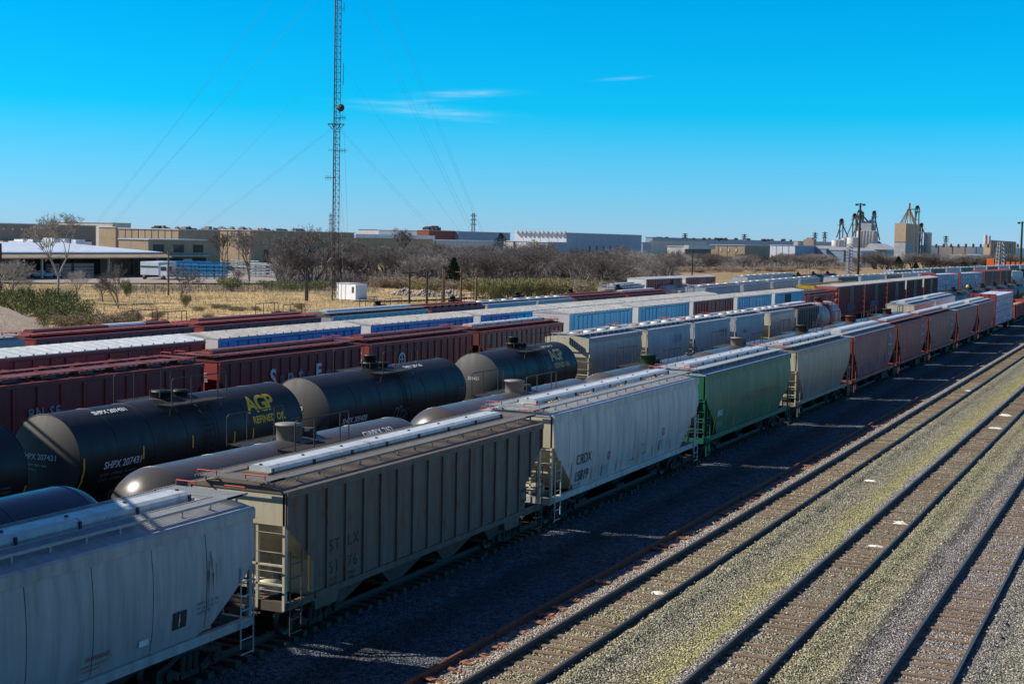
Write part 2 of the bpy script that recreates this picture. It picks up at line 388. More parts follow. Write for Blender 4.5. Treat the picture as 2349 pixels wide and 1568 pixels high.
    if style == 'round':
        for s in (-1, 1): sb.box(min(s*1.40, s*1.54), max(s*1.40, s*1.54), .05, L-.05, 1.02, 1.24)
    else:
        for s in (-1, 1):
            for (a, c) in ((.05, deep+.1), (L-deep-.1, L-.05)): sb.box(min(s*1.42, s*1.53), max(s*1.42, s*1.53), a, c, 1.0, 1.2)
            for yc in (2.2, L-2.2): sb.prism([(yc-.85, 1.2), (yc+.55, 1.2), (yc+.25, .72), (yc-.75, .72)], 'x', min(s*1.38, s*1.5), max(s*1.38, s*1.5))
    for y in (.05, L-.2): sb.box(-1.42, 1.42, y, y+.15, .95, 1.2)
    sb.box(-.25, .25, 0, L, .75, 1.0)
    sb.build('sill', tm, root)
    if detail > 0:
        for (yy, sg) in ((0, 1), (L, -1)):
            ef = MB()
            for s in (-1, 1):
                ef.box(s*1.45-.035, s*1.45+.035, min(yy+sg*.0, yy+sg*.13), max(yy, yy+sg*.13), 1.0, eave-.02)
                ef.box(s*.62-.035, s*.62+.035, min(yy+sg*.02, yy+sg*.1), max(yy+sg*.02, yy+sg*.1), 1.0, eave-.1 if style != 'round' else 3.0)
            for z in (2.15, 1.65) if detail > 1 else (2.15,): ef.box(-1.42, 1.42, min(yy+sg*.02, yy+sg*.07), max(yy+sg*.02, yy+sg*.07), z-.025, z+.025)
            ef.build('end_frame', MT[endmat] if endmat else tm, root)
            if detail > 1:
                br = MB(); br.prism([(-.55, 1.2), (-.1, 1.2), (-.32, 2.0)], 'y', yy+sg*1.0, yy+sg*1.05); br.prism([(.55, 1.2), (.1, 1.2), (.32, 2.0)], 'y', yy+sg*1.0, yy+sg*1.05)
                cyl = (yy+sg*.55); br.lathe([(.001, -.35), (.2, -.35), (.2, .35), (.001, .35)], (.55, cyl, 1.45), 'x', 10); br.box(-.9, -.5, min(yy+sg*.35, yy+sg*.7), max(yy+sg*.35, yy+sg*.7), 1.2, 1.6)
                br.tube((-.9, yy+sg*.12, 1.75), (-.9, yy+sg*.16, 1.75), .27, 12)
                br.build('brake_gear', MT['dark_steel'] if endmat is None else MT[endmat], root)
            for s in (1, -1):
                ld = MB(); ya = yy + sg*.62
                ld.bar((s*1.6, ya, .55), (s*1.6, ya, 2.55), .035); ld.bar((s*1.6, yy+sg*.1, .35), (s*1.6, yy+sg*.1, 2.55 if detail > 1 else 2.3), .035)
                for z in [.4 + .36*i for i in range(6)]: ld.bar((s*1.6, yy+sg*.1, z), (s*1.6, ya, z), .028)
                if detail > 1:
                    for z in [1.5 + .5*i for i in range(4)]: ld.bar((s*.62, yy-sg*.03, z), (s*1.45, yy-sg*.03, z), .022)
                ld.build('ladder', tm, root)
    # chutes
    ch = MB(); span = (L - 2*yl) / chutes
    for c in range(chutes):
        a = yl + span*c; m0 = a + span/2
        vs = [(-1.3, a+.02, 1.2), (1.3, a+.02, 1.2), (1.3, a+span-.02, 1.2), (-1.3, a+span-.02, 1.2), (-.75, m0-.35, .45), (.75, m0-.35, .45), (.75, m0+.35, .45), (-.75, m0+.35, .45)]
        if style != 'round': vs = [(p[0]*(1.12 if i < 4 else 1.5), p[1], p[2]) for i, p in enumerate(vs)]
        ch.add(vs, [(0,1,5,4),(1,2,6,5),(2,3,7,6),(3,0,4,7),(4,5,6,7)])
        ch.box(-.95, .95, m0-.42, m0+.42, .36, .47)
    ch.build('discharge_chute', M if style != 'round' else MT['under'], root)
    # running boards
    zt = eave + rh
    slats = detail > 2
    wb = MB()
    for s in (-1, 1):
        xs = (.62, 1.12) if s > 0 else (-1.12, -.62)
        if hatch == 'round': xs = (.45, 1.0) if s > 0 else (-1.0, -.45)
        grating(wb, xs[0], xs[1] if slats else xs[1], -.1, L+.1, zt+.09, slats)
    for y0, y1 in ((-.3, .55), (L-.55, L+.3)) if slats else ((-.1, .5), (L-.5, L+.1)) if detail > 1 else ():
        grating(wb, -1.12, 1.12, y0, y1, zt+.105, slats)
    if detail > 0:
        sp = wb; k = int(L / 1.05)
        for s in (-1, 1):
            for i in range(k+1):
                y = .1 + (L-.2)*i/k; sp.box(s*1.08-.02, s*1.08+.02, y-.03, y+.03, eave+.09, zt+.07)
        if detail > 1:
            gr = MB()
            for yy, sg in ((-.27 if slats else -.08, 1), (L+(.27 if slats else .08), -1)):
                for s in (-1, 1): gr = MB(); gr.path([(s*.45, yy, zt+.13), (s*.45, yy, zt+.24), (s*1.05, yy, zt+.24), (s*1.05, yy, zt+.13)], .018, 5); gr.build('grab_iron', MT['red_rail'], root)
    wb.build('running_board', MT[walk], root)
    # hatch covers
    hb = MB(); cl = MB()
    if hatch == 'trough':
        hb.box(-.38, .38, .85, L-.85, zt-.02, zt+.1, 1)
        nseg = 4; s0 = 1.0; ls = (L - 2.0) / nseg
        for i in range(nseg):
            a, c = s0 + i*ls + .02, s0 + (i+1)*ls - .02
            hb.prism([(-.36, zt+.1), (-.36, zt+.2), (-.25, zt+.26), (.25, zt+.26), (.36, zt+.2), (.36, zt+.1)], 'y', a, c)
        if detail > 1:
            kk = int((L-2)/1.9)
            for i in range(kk+1):
                y = 1.05 + (L-2.1)*i/kk
                cl.box(.36, .41, y-.035, y+.035, zt+.0, zt+.2); cl.box(-.41, -.36, y-.035, y+.035, zt+.0, zt+.2); cl.box(-.03, .03, y-.03, y+.03, zt+.26, zt+.3)
    elif hatch == 'round':
        for i in range(4):
            y = L*(i+.5)/4
            hb.lathe([(.001, .15), (.3, .14), (.36, .1), (.36, 0)], (0, y, zt), 'z', 14)
            cl.box(-.4, .4, y-.04, y+.04, zt+.12, zt+.18)
    elif hatch == 'many':
        for i in range(8):
            for s in (-1, 1):
                y = L*(i+.5)/8; hb.box(s*.95-.32, s*.95+.32, y-.4, y+.4, eave+.1, eave+.26); cl.box(s*.95-.36, s*.95+.36, y-.04, y+.04, eave+.26, eave+.32)
                rf2 = 0
        for i in range(15):
            y = L*(i+1)/16
            for s in (-1, 1): cl.quad((s*.45, y-.07, zt+.03), (s*1.5, y-.07, eave+.06), (s*1.5, y+.07, eave+.06), (s*.45, y+.07, zt+.03))
    hb.add(cl.v, cl.f, 2)
    hb.build('hatch_cover', [MT[hatchmat], RM, MT['dark_steel'] if hatch != 'many' else MT[roof or mat]], root)
    add_trucks(root, L, 2.0, detail > 1)
    if detail > 0: add_couplers(root, L, MT['under'])
    if style == 'round':
        def wx(v):
            for (za, xa, ya), (zb, xb, yb) in zip(rows[:-1], rows[1:]):
                if zb <= v <= za: t = (za-v)/(za-zb); return xa + (xb-xa)*t
            return 1.5
        return lambda u, v: (wx(v)+.032, u, v)
    return lambda u, v: (1.512, u, v)
def head_prof(r, t, d, n=8):
    return [(max(.001, r*math.cos(a)), d*math.sin(a)*t) for a in [math.pi/2*(1-i/n) for i in range(n+1)]]
def tankcar(root, L, r=1.5, zc=3.1, head=.45, mat='tank_black', dome='low', rail=True, detail=2, band=None, seams=7, domemat=None, platmat='dark_steel', heads=None, inset=2.0, headmat=None):
    M = MT[mat]; b = MB(); n = 48 if detail > 1 else 28
    if mat == 'tank_black': headmat = headmat or 'tank_head'  # heads lighter than the shell, sunlit grey put into the colour
    y0, y1 = .0, L
    pr = [(rr, y0 + head + t) for rr, t in head_prof(r, -1, head)] + [(rr, y1 - head + t) for rr, t in reversed(head_prof(r, 1, head))]
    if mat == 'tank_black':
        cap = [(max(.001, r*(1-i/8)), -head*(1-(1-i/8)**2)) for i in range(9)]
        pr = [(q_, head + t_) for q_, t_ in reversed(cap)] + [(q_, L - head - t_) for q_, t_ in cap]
    # profile oriented along y
    k = len(pr); hn = k//2
    b.lathe(pr[:hn], (0, 0, zc), 'y', n, 1); b.lathe(pr[hn-1:hn+1], (0, 0, zc), 'y', n, 0); b.lathe(pr[hn:], (0, 0, zc), 'y', n, 1)
    if detail > 1 and seams:
        sm = b
        for i in range(seams):
            y = head + (L-2*head)*i/(seams-1); sm.lathe([(r+.001, y-.02), (r+.010, y-.015), (r+.010, y+.015), (r+.001, y+.02)], (0, 0, zc), 'y', n)
    b.build('tank', [M, MT[headmat] if headmat else M], root)
    if band:
        bb = MB(); bb.lathe([(r+.004, L/2-band[1]), (r+.03, L/2-band[1]), (r+.03, L/2+band[1]), (r+.004, L/2+band[1])], (0, 0, zc), 'y', n); bb.build('belt', MT[band[0]], root)
    # sill, bolsters, end platforms
    s = MB(); s.box(-.3, .3, .0, L, .75, 1.1)
    for y in (inset, L-inset): s.prism([(-1.3, 1.15), (1.3, 1.15), (1.35, zc-r*.72), (1.05, zc-r*.9), (-1.05, zc-r*.9), (-1.35, zc-r*.72)], 'y', y-.25, y+.25)
    for y in (-.35, L-.55): s.box(-1.45, 1.45, y, y+.9, 1.02, 1.14)
    s.build('underframe', MT['under'], root)
    if detail > 0:
        for yy, sg in ((-.3, 1), (L+.3, -1)):
            e = MB(); e.path([(-1.4, yy, 1.1), (-1.4, yy, 2.1), (-1.28, yy, 2.2), (1.28, yy, 2.2), (1.4, yy, 2.1), (1.4, yy, 1.1)], .022, 5)
            for sx in (-1, 1): e.path([(sx*1.4, yy, 2.1), (sx*1.43, yy+sg*1.6, 1.15)], .02, 5); e.bar((sx*1.5, yy, .45), (sx*1.5, yy, 1.1), .03); e.bar((sx*1.5, yy+sg*.4, .45), (sx*1.5, yy+sg*.4, 1.1), .03); e.bar((sx*1.5, yy, .5), (sx*1.5, yy+sg*.4, .5), .03); e.bar((sx*1.5, yy, .8), (sx*1.5, yy+sg*.4, .8), .03)
            e.build('end_railing', MT[platmat], root)
    ym = L/2; zt = zc + r
    p = MB(); hw = 1.15
    for sx in (-1, 1):
        grating(p, min(sx*.62, sx*1.32), max(sx*.62, sx*1.32), ym-1.6, ym+1.6, zt-.1, detail > 1)
        for yy in (-1.5, 1.5): p.bar((sx*1.2, ym+yy, zt-.12), (sx*1.1, ym+yy, zc+r*.55), .04)
    p.build('platform', MT[platmat], root)
    if rail:
        g = MB(); z1 = zt + .85; rr = .022 if detail > 1 else .03
        for sx in (-1, 1):
            x = sx*1.3
            g.path([(x, ym-1.6, zt-.1), (x, ym-1.6, z1-.08), (x, ym-1.5, z1), (x, ym+1.5, z1), (x, ym+1.6, z1-.08), (x, ym+1.6, zt-.1)], rr)
            g.path([(x, ym-.5, zt-.1), (x, ym-.5, z1)], rr); g.path([(x, ym+1.05, zt-.1), (x, ym+1.05, z1)], rr)
        g.build('railing', MT[platmat], root)
    d = MB(); dm = MT[domemat or mat]
    if dome == 'can':
        d.lathe([(.42, -.12), (.42, .44), (.46, .44), (.46, .5), (.001, .53)], (0, ym, zt), 'z', 20)
        d.build('dome', dm, root)
        d2 = MB(); d2.lathe([(.001, .16), (.3, .14), (.32, 0)], (0, ym+1.1, zt), 'z', 12); d2.tube((0, ym+.75, zt), (0, ym+.75, zt+.3), .09, 8); d2.box(-.2, .2, ym+.9, ym+1.3, zt+.16, zt+.24)
        d2.build('valve', MT[platmat], root)
    else:
        d.lathe([(.36, -.06), (.36, .2), (.42, .2), (.42, .26), (.001, .3)], (0, ym-.55, zt), 'z', 16); d.lathe([(.3, -.06), (.3, .12), (.36, .12), (.34, .2), (.001, .24)], (0, ym+.5, zt), 'z', 16)
        if dome == 'mid': d.lathe([(.27, -.06), (.27, .55), (.3, .55), (.3, .6), (.001, .62)], (0, ym-.55, zt), 'z', 16)
        d.build('manway', dm, root)
        d2 = MB()
        for a in range(6): d2.tube((.42*math.cos(a*1.05), ym-.55+.42*math.sin(a*1.05), zt+.05), (.42*math.cos(a*1.05), ym-.55+.42*math.sin(a*1.05), zt+.3), .03, 5)
        d2.tube((0, ym, zt-.05), (0, ym, zt+.25), .07, 8); d2.build('valve', MT[platmat], root)
    if detail > 1:
        for sx in (1, -1):
            l = MB()
            for yy in (ym+.12, ym+.56):
                prev = None
                for i in range(8):
                    a = math.radians(62 - i*14); q = (sx*(r+.1)*math.cos(a), yy, zc+(r+.1)*math.sin(a)) if a > -.2 else (sx*(r+.08), yy, zc - (i-4)*.3)
                    if prev: l.bar(prev, q, .03)
                    prev = q
            for i in range(13):
                a = math.radians(60 - i*8); q = (sx*(r+.1)*math.cos(a), 0, zc+(r+.1)*math.sin(a)); l.bar((q[0], ym+.12, q[2]), (q[0], ym+.56, q[2]), .024)
            l.build('ladder', MT[platmat], root)
    add_trucks(root, L, inset, detail > 1)
    if detail > 0: add_couplers(root, L, MT['under'], .75)
    def fn(u, v):            # v is arc length measured up from the tank's mid height
        a = v / r; return ((r+.014)*math.cos(a), u, zc + (r+.014)*math.sin(a))
    return fn
def boxcar(root, L, eave=5.0, mat='box_blue', roof='roof_white', doors=2, ribs=16, endup=None, detail=1, open_door=False, base=1.1, corr=True):
    M = MT[mat]; w = 1.5; b = MB(); b.box(-w, w, 0, L, base, eave); b.build('body', M, root)
    rf = MB(); pr = [(-1.56, eave), (-1.56, eave+.05), (0, eave+.24), (1.56, eave+.05), (1.56, eave)]
    rf.prism(pr, 'y', -.03, L+.03)
    nr = int(L / .8)
    for i in range(nr+1):
        y = .1 + (L-.2)*i/nr
        for s in (-1, 1): rf.add([(0, y-.06, eave+.24), (s*1.56, y-.06, eave+.05), (s*1.56, y+.06, eave+.05), (0, y+.06, eave+.24), (0, y-.05, eave+.31), (s*1.57, y-.05, eave+.11), (s*1.57, y+.05, eave+.11), (0, y+.05, eave+.31)], [(4,5,6,7), (0,1,5,4), (3,2,6,7), (1,2,6,5)])
    rf.build('roof', MT[roof], root)
    dw = min(2.9, L*.2); c = L/2 + .4
    pm = MB()
    for s in (-1, 1):
        x0, x1 = sorted((s*w, s*(w+.06)))
        for i in range(ribs+1):
            y = .05 + (L-.1)*i/ribs
            if abs(y-c) > dw*(1 if doors == 2 else .5)+.1: pm.box(x0, x1, y-.05, y+.05, base+.15, eave-.12)
        pm.box(*sorted((s*w, s*(w+.08))), 0, L, eave-.14, eave-.01); pm.box(*sorted((s*w, s*(w+.07))), 0, L, base-.08, base+.14)
    pm.build('side_post', M, root)
    for s in (1, -1):
        for k in range(doors):
            a = c - dw + k*dw if doors == 2 else c - dw/2
            dd = MB(); x0, x1 = sorted((s*w, s*(w+.05)))
            if open_door and k == 0: dd.box(x0, x1, a+.05, a+dw-.05, base+.2, eave-.2); dd.build('door_opening', MT['dark_open'], root); continue
            dd.box(x0, x1, a+.04, a+dw-.04, base+.16, eave-.18)
            x2 = s*(w+.08)
            for yy in (a+.1, a+dw-.1, a+dw*.5): dd.box(*sorted((s*(w+.05), x2)), yy-.03, yy+.03, base+.2, eave-.2)
            for zz in (base+1.4, base+2.2): dd.box(*sorted((s*(w+.05), x2-.01)), a+.1, a+dw-.1, zz-.03, zz+.03)
            dd.build('door', M, root)
        rl = MB(); rl.box(*sorted((s*(w+.05), s*(w+.12))), max(.1, c-dw*2.1), min(L-.1, c+dw*2.1), eave-.17, eave-.13); rl.build('door_track', MT['dark_steel'] if detail else M, root)
    for yy, sg in ((0, -1), (L, 1)):
        e = MB(); zs = base+.1; ztop = eave if not endup else eave - 1.55
        k = 5
        for i in range(k):
            za = zs + (ztop-zs)*i/k; zb = zs + (ztop-zs)*(i+1)/k; d = sg*.09; mz = (za+zb)/2
            e.add([(-w+.12, yy, za), (w-.12, yy, za), (w-.12, yy, zb), (-w+.12, yy, zb), (-w+.25, yy+d, mz-.1), (w-.25, yy+d, mz-.1), (w-.25, yy+d, mz+.1), (-w+.25, yy+d, mz+.1)], [(0,1,5,4),(1,2,6,5),(2,3,7,6),(3,0,4,7),(4,5,6,7)])
        e.build('end_sheet', M, root)
        if endup:
            q = MB(); q.box(-w-.01, w+.01, min(yy, yy+sg*.02), max(yy, yy+sg*.02), eave-1.5, eave-.0)
            q.build('end_panel', MT[endup], root)
    u = MB(); u.box(-.3, .3, -.2, L+.2, .7, 1.02)
    for s in (-1, 1):
        u.box(*sorted((s*1.35, s*1.5)), 2.8, L-2.8, .8, base-.02)
        for yy in (.1, L-.1): u.bar((s*1.45, yy, .4), (s*1.45, yy, 1.1), .04); 
    u.build('underframe', MT['under'], root)
    if detail:
        for yy, sg in ((0, 1), (L, -1)):
            l = MB()
            for s in (1,):
                for t in (.1, .55): l.bar((s*1.6, yy+sg*t, .5), (s*1.6, yy+sg*t, 2.6), .03)
                for z in [.55+.4*i for i in range(6)]: l.bar((s*1.6, yy+sg*.1, z), (s*1.6, yy+sg*.55, z), .025)
            l.build('ladder', M, root)
    add_trucks(root, L, 2.0, False)
    add_couplers(root, L, MT['under'])
    return lambda u_, v: (w+.012, u_, v)
def lumber(root, L, top=4.9):
    b = MB(); b.box(-1.4, 1.4, 0, L, .95, 1.2); b.box(-.3, .3, -.2, L+.2, .7, .95)
    b.build('deck', MT['box_maroon'], root)
    for y in (0, L-.18):
        q = MB(); q.box(-1.5, 1.5, y, y+.18, 1.2, top+.1)
        for x in (-1.45, -.5, .5, 1.35): q.box(x, x+.1, y-.06, y+.24, 1.2, top+.12)
        q.build('bulkhead', MT['box_maroon'], root)
    tiers, cols = 5, 5; hz = (top-1.25)/tiers
    for t in range(tiers):
        for c in range(cols):
            a = .28 + (L-.56)*c/cols; e = a + (L-.56)/cols - .1
            p = MB()
            for s in (-1, 1):
                x0, x1 = sorted((s*.1, s*(1.46 + U(-.03, .03)))); z0 = 1.22 + hz*t; z1 = z0 + hz*.9
                nn = 12; pts = []
                for k in range(nn):
                    ya = a + (e-a)*k/nn; yb = a + (e-a)*(k+.6)/nn
                    p.box(x0, x1, ya, yb + (e-a)/nn*.4, z0, z1, 0); p.box(min(s*1.46, s*1.5), max(s*1.46, s*1.5), ya, ya+(e-a)/nn*.45, z0+.04, z1-.05, 1 if k % 4 == 1 else 0)
            p.build('wrapped_bundle', [MT['wrap_white'], MT['wrap_blue']], root)
    add_trucks(root, L, 2.0, False); add_couplers(root, L, MT['under'])
def gondola(root, L, top=2.9, mat='hop_brown'):
    b = MB(); M = MT[mat]
    b.box(-1.5, -1.42, 0, L, 1.1, top); b.box(1.42, 1.5, 0, L, 1.1, top); b.box(-1.5, 1.5, 0, .08, 1.1, top); b.box(-1.5, 1.5, L-.08, L, 1.1, top); b.box(-1.5, 1.5, 0, L, 1.0, 1.1)
    b.build('body', M, root); p = MB()
    for i in range(15):
        y = .1 + (L-.2)*i/14
        for s in (-1, 1): p.box(*sorted((s*1.5, s*1.58)), y-.05, y+.05, 1.0, top-.05)
    for s in (-1, 1): p.box(*sorted((s*1.42, s*1.6)), 0, L, top-.1, top+.04)
    p.build('side_post', M, root)
    l = MB(); l.add([(-1.42, .1, top-.5), (1.42, .1, top-.5), (1.42, L-.1, top-.5), (-1.42, L-.1, top-.5)], [(0,1,2,3)]); l.build('load', MT['grain'], root)
    add_trucks(root, L, 2.0, False); add_couplers(root, L, MT['under'])
MT['rust_heap'] = flat('rust_heap', (.34,.12,.045), .95)
# ------------------------------------------------------------------ rows of cars
ORD = ['first','second','third','fourth','fifth','sixth','seventh','eighth','ninth','tenth','eleventh','twelfth','thirteenth','fourteenth','fifteenth']
class Row:
    def __init__(s, A, B, phrase, group):
        s.A, s.B = Vector(A), Vector(B); s.d = (s.B - s.A); s.d.z = 0; s.d.normalize(); s.ph, s.gp = phrase, group; s.k = 0
    def t(s, x): return solve_line(x, s.A, s.B)
    def span(s, xl, xr):
        p = s.A + (s.B - s.A)*s.t(xl); q = s.A + (s.B - s.A)*s.t(xr); return p, (q-p).length
    def root(s, kind, xl, xr, desc, cat, half=1.5, label=None):
        p, L = s.span(xl, xr) if not isinstance(xl, Vector) else (xl, xr)
        rx = Vector((s.d.y, -s.d.x, 0)); o = p - rx*half; o.z = 0
        lab = label or '%s, %s from the left in the %s' % (desc, ORD[s.k], s.ph)
        s.k += 1
        return thing(kind, o, math.atan2(-s.d.x, s.d.y), lab, cat, s.gp), L
def rowX(X, z, ph, gp): return Row((X, 0, z), (X, 100, z), ph, gp)
def rowI(a, b, ph, gp): return Row(at(*a), at(*b), ph, gp)
def letters(root, items, name='lettering'):
    """items: (material, callable(mb))"""
    by = {}
    for mname, fn in items: by.setdefault(mname, []).append(fn)
    for mname, fns in by.items():
        mb = MB()
        for q in fns: q(mb)
        if mb.v: mb.build(name, MT[mname], root)
def T(s, size, u, v, fn, **k): return lambda mb: text(mb, s, size, lambda a, b: fn(u+a, v+b), **k)
def Bx(u0, u1, v0, v1, fn): return lambda mb: rect(mb, u0, u1, v0, v1, fn)
endfn = lambda x0, z0, yy: (lambda u, v: (x0+u, yy, z0+v))
# ---- front train (track nearest to the open ground)
r0 = rowX(-20.25, 4.1, 'front train', 'cars of the front train')
# dirty pale grey car in the bridge shadow
o, L = r0.root('covered_hopper', at(-520, 0, 0)*0 + Vector((-20.25, 11.35, 0)), 17.3, '', 'freight car', label='big smooth pale grey covered hopper at the left edge, half in shadow')
f = hopper(o, L, 3.9, 'round', 'hop_grey', detail=3, walk='grate', panels=9)
gs = MB(); random.seed(8)
for i in range(9):
    u0 = U(15.4, 15.9); za = U(2.6, 3.2); zb_ = za - U(.3, .9); wd_ = U(.005, .016)
    gs.add([f(u0-wd_, za), f(u0+wd_, za), f(u0+wd_*.3, zb_), f(u0-wd_*.3, zb_)], [(0,1,2,3)])
gs.build('grime_streaks', MT['dark_steel'], o)
letters(o, [('t_red', T('WARNING', .16, 11.3, 1.62, f)), ('t_red', T('LADDERS HANDHOLDS', .075, 11.2, 1.50, f)), ('t_red', T('DO NOT HUMP', .075, 11.25, 1.40, f)),
            ('t_black', Bx(14.15, 14.62, 1.62, 2.02, f)), ('t_white', Bx(14.35, 14.38, 1.66, 1.98, f)), ('t_white', Bx(13.0, 13.32, 1.52, 1.66, f)), ('t_black', T('EXW 10-2   H   9-8', .1, 15.0, 2.0, f)), ('t_black', T('CU FT 4750', .1, 15.0, 1.78, f)), ('t_black', T('IW    8-10   H   1-8', .1, 15.0, 1.89, f))])
# ribbed
o, L = r0.root('covered_hopper', 655, 1243, '', 'freight car', label='rusty grey ribbed covered hopper lettered STLX 5176, second car of the front train')
f = hopper(o, L, 4.05, 'rib', 'hop_stlx', roof='roof_stlx', detail=3, walk='grate_dark', panels=17, chutes=4, endmat='hop_cream', trims='hop_stlx')
pn = (L-.12)/17
letters(o, [('t_black', T('ST', .46, pn*2.2, 2.15, f, space=1.25)), ('t_black', T('LX', .46, pn*3.2, 2.15, f, space=1.25)), ('t_black', T('51', .46, pn*2.2, 1.55, f, space=1.25)), ('t_black', T('76', .46, pn*3.2, 1.55, f, space=1.25)),
            ('t_black', T('LD LMT', .13, pn*2.2, 1.33, f)), ('t_black', T('200200', .13, pn*3.2, 1.33, f)), ('t_black', T('LT WT', .13, pn*2.2, 1.2, f)), ('t_black', T('62800', .13, pn*3.2, 1.2, f)),
            ('t_black', T('5176', .3, .25, 3.42, endfn(-.5, 3.35, -.012)) if False else T('5176', .24, -.05, 3.32, lambda u, v: (u, -.012, v)))] +
           [('t_orange', Bx(pn*k+.1, pn*k+.17, 1.3, 1.3+h, f)) for k, h in ((1.0, .95), (4.0, .5), (7.0, .5), (10, .5), (13, .5), (15.0, .5))] +
           [('t_black', Bx(pn*15.3, pn*15.3+.45, 1.5, 1.95, f)), ('t_white', lambda mb: [rect(mb, pn*15.3+.03*i+.06, pn*15.3+.03*i+.075, 1.6, 1.85, lambda u, v: (1.516, u, v)) for i in range(0, 12, 3)])])
g = MB(); random.seed(12)
for i in range(120):
    y = 13.6 + random.gauss(0, .6); x = U(1.0, 1.42); q = U(.015, .05); g.lathe([(.001, q), (q*1.6, 0), (.001, -q)], (x, y, 4.05 + (1.5-x)*.2), 'z', 5)
g.build('rust_flakes', MT['rust_heap'], o)
# white-grey CRDX
o, L = r0.root('covered_hopper', 1268, 1600, '', 'freight car', label='pale blue-grey covered hopper lettered CRDX 15819 with grain spilled on its roof')
f = hopper(o, L, 4.22, 'round', 'hop_crdx', detail=3, walk='grate', panels=12, endmat='hop_cream')
nosym = lambda u, v: (lambda mb: (ring(mb, u, v, .13, .17, f), mb.add([f(u-.1, v+.12), f(u-.07, v+.14), f(u+.1, v-.12), f(u+.07, v-.14)], [(0,1,2,3)])))
letters(o, [('t_black', T('CRDX', .55, 2.15, 2.15, f)), ('t_black', T('15819', .55, 2.15, 1.5, f, bold=.006)), ('t_black', T('LD LMT 223800', .13, 2.0, 1.32, f)), ('t_black', T('LT WT 62200', .13, 2.0, 1.18, f)),
            ('t_red', nosym(5.6, 2.1)), ('t_red', nosym(12.2, 2.3)), ('t_grey', Bx(5.0, 5.6, 1.32, 1.75, f)), ('t_grey', Bx(11.8, 12.25, 1.5, 1.95, f)), ('t_black', T('RETURN EMPTY', .1, 8.1, 1.5, f)), ('t_black', T('WHEN EMPTY', .1, 9.6, 1.6, f)), ('t_black', Bx(16.2, 16.45, 2.1, 2.5, f)),
            ('t_black', T('CRDX', .12, 9.4, 2.0, f))] + [('t_orange', Bx(u, u+.07, 1.3, 1.3+h, f)) for u, h in ((1.72, 1.0), (3.9, .5), (6.6, .5), (9.2, .6), (11.0, .5), (13.4, .5), (15.9, .8))])
letters(o, [('t_grey', T(s_, .1, u_, v_, f)) for s_, u_, v_ in (('INSPECT HATCHES', 7.0, 1.6), ('BLT 10-97', 13.0, 1.7), ('CAPY 5161 CU FT', 14.2, 2.0), ('146 CU M', 14.2, 1.86), ('PLATE C', 10.2, 1.4), ('LUB 9-04', 15.0, 1.55))], 'stencils')
g = MB()
for i in range(150):
    y = random.choice([2.2, 2.6, 5.4, 5.8, 9.5, 9.8, 13, 13.3, 14.8]) + U(-.45, .45); x = U(.42, .62); q = U(.02, .06); g.lathe([(.001, q), (q*1.5, q*.3), (.001, -q*.3)], (x, y, 4.49), 'z', 5)
g.build('spilled_grain', MT['grain'], o)
for (xl, xr, mat, roof, lab, txt) in (
    (1618, 1812, 'hop_green', 'hop_pale', 'dark green round-sided covered hopper with a pale roof in the front train', 'green'),
    (1828, 1948, 'hop_tan', 'hop_tan', 'dusty tan-grey covered hopper between the green one and the brown ones', 'tan'),
    (1958, 2053, 'hop_maroon2', 'hop_pale', 'brown covered hopper with graffiti along its lower side and a tall white emblem', 'e1'),
    (2060, 2125, 'hop_brown', 'rail_red', 'reddish brown covered hopper with a rust-pink roof and tall white emblem', 'e2'),
    (2131, 2190, 'hop_maroon2', 'rail_red', 'dark brown covered hopper, third of the brown ones in the front train', 'e3'),
    (2195, 2238, 'hop_maroon2', 'hop_pale', 'brown covered hopper, fourth of the brown ones in the front train', ''),
    (2243, 2280, 'hop_brown', 'hop_pale', 'brown covered hopper coupled to the wrapped lumber car', '')):
    o, L = r0.root('covered_hopper', xl, xr, '', 'freight car', label=lab)
    near = xl < 1900
    f = hopper(o, L, 4.25, 'round', mat, roof=roof, detail=2 if near else 1, walk='grate' if near or roof != 'rail_red' else 'rail_red', panels=11, endmat='hop_cream' if txt in ('tan',) else ('rail_red' if txt[:1] in ('e', '') else None), hatchmat='hatch' if txt != 'e2' else 'hatch')
    it = []
    if txt == 'green':
        it = [('t_white', T('BRIX', .42, 1.9, 2.1, f, bold=.005)), ('t_grey', T('97010', .42, 1.9, 1.5, f)), ('t_orange', T("MYTHICS MARKETS", .8, 7.0, 2.0, f, bold=.0)) if False else ('t_rust', T('KITCHEN MARKETS CO', .72, 6.6, 2.3, f)), ('t_white', T('BRIX', .26, -.1+.3, 3.75, lambda u, v: (u, -.012, v))), ('t_white', T('97010', .3, .2, 3.4, lambda u, v: (u, -.012, v), bold=.01))]
        it += [('t_orange', Bx(u, u+.07, 1.3, 1.3+h, f)) for u, h in ((1.55, .9), (5, .6), (8.5, .6), (12, .5), (15.4, .7))]
        it[2] = ('t_dull', T("HYTHEN MARTHE CO", .62, 7.3, 2.15, f)) if False else it[2]
    if txt in ('e1', 'e2', 'e3'):
        u = L-2.6; it = [('t_grey', lambda mb, u=u: (ring(mb, u, 3.0, .72, .86, f), rect(mb, u-.07, u+.07, 2.2, 3.8, f, n=10), rect(mb, u-.8, u+.8, 2.93, 3.07, f))), ('t_grey', T('BN', .4, 2.4, 2.6, f)), ('t_grey', T('469', .4, 2.4, 2.0, f))]
    if txt == 'e1':
        def graf(mb):
            random.seed(5)
            for i in range(26):
                a = U(3, 12.6); bz = U(1.45, 2.25); q = U(.12, .3); ring(mb, a, bz, q*.7, q, f, n=9)
        it.append(('wrap_blue', graf))
    if txt == 'tan': it = [('t_grey', T('ACFX', .3, 2.2, 2.1, f)), ('t_grey', T('44830', .3, 2.2, 1.7, f))]
    if it: letters(o, it)
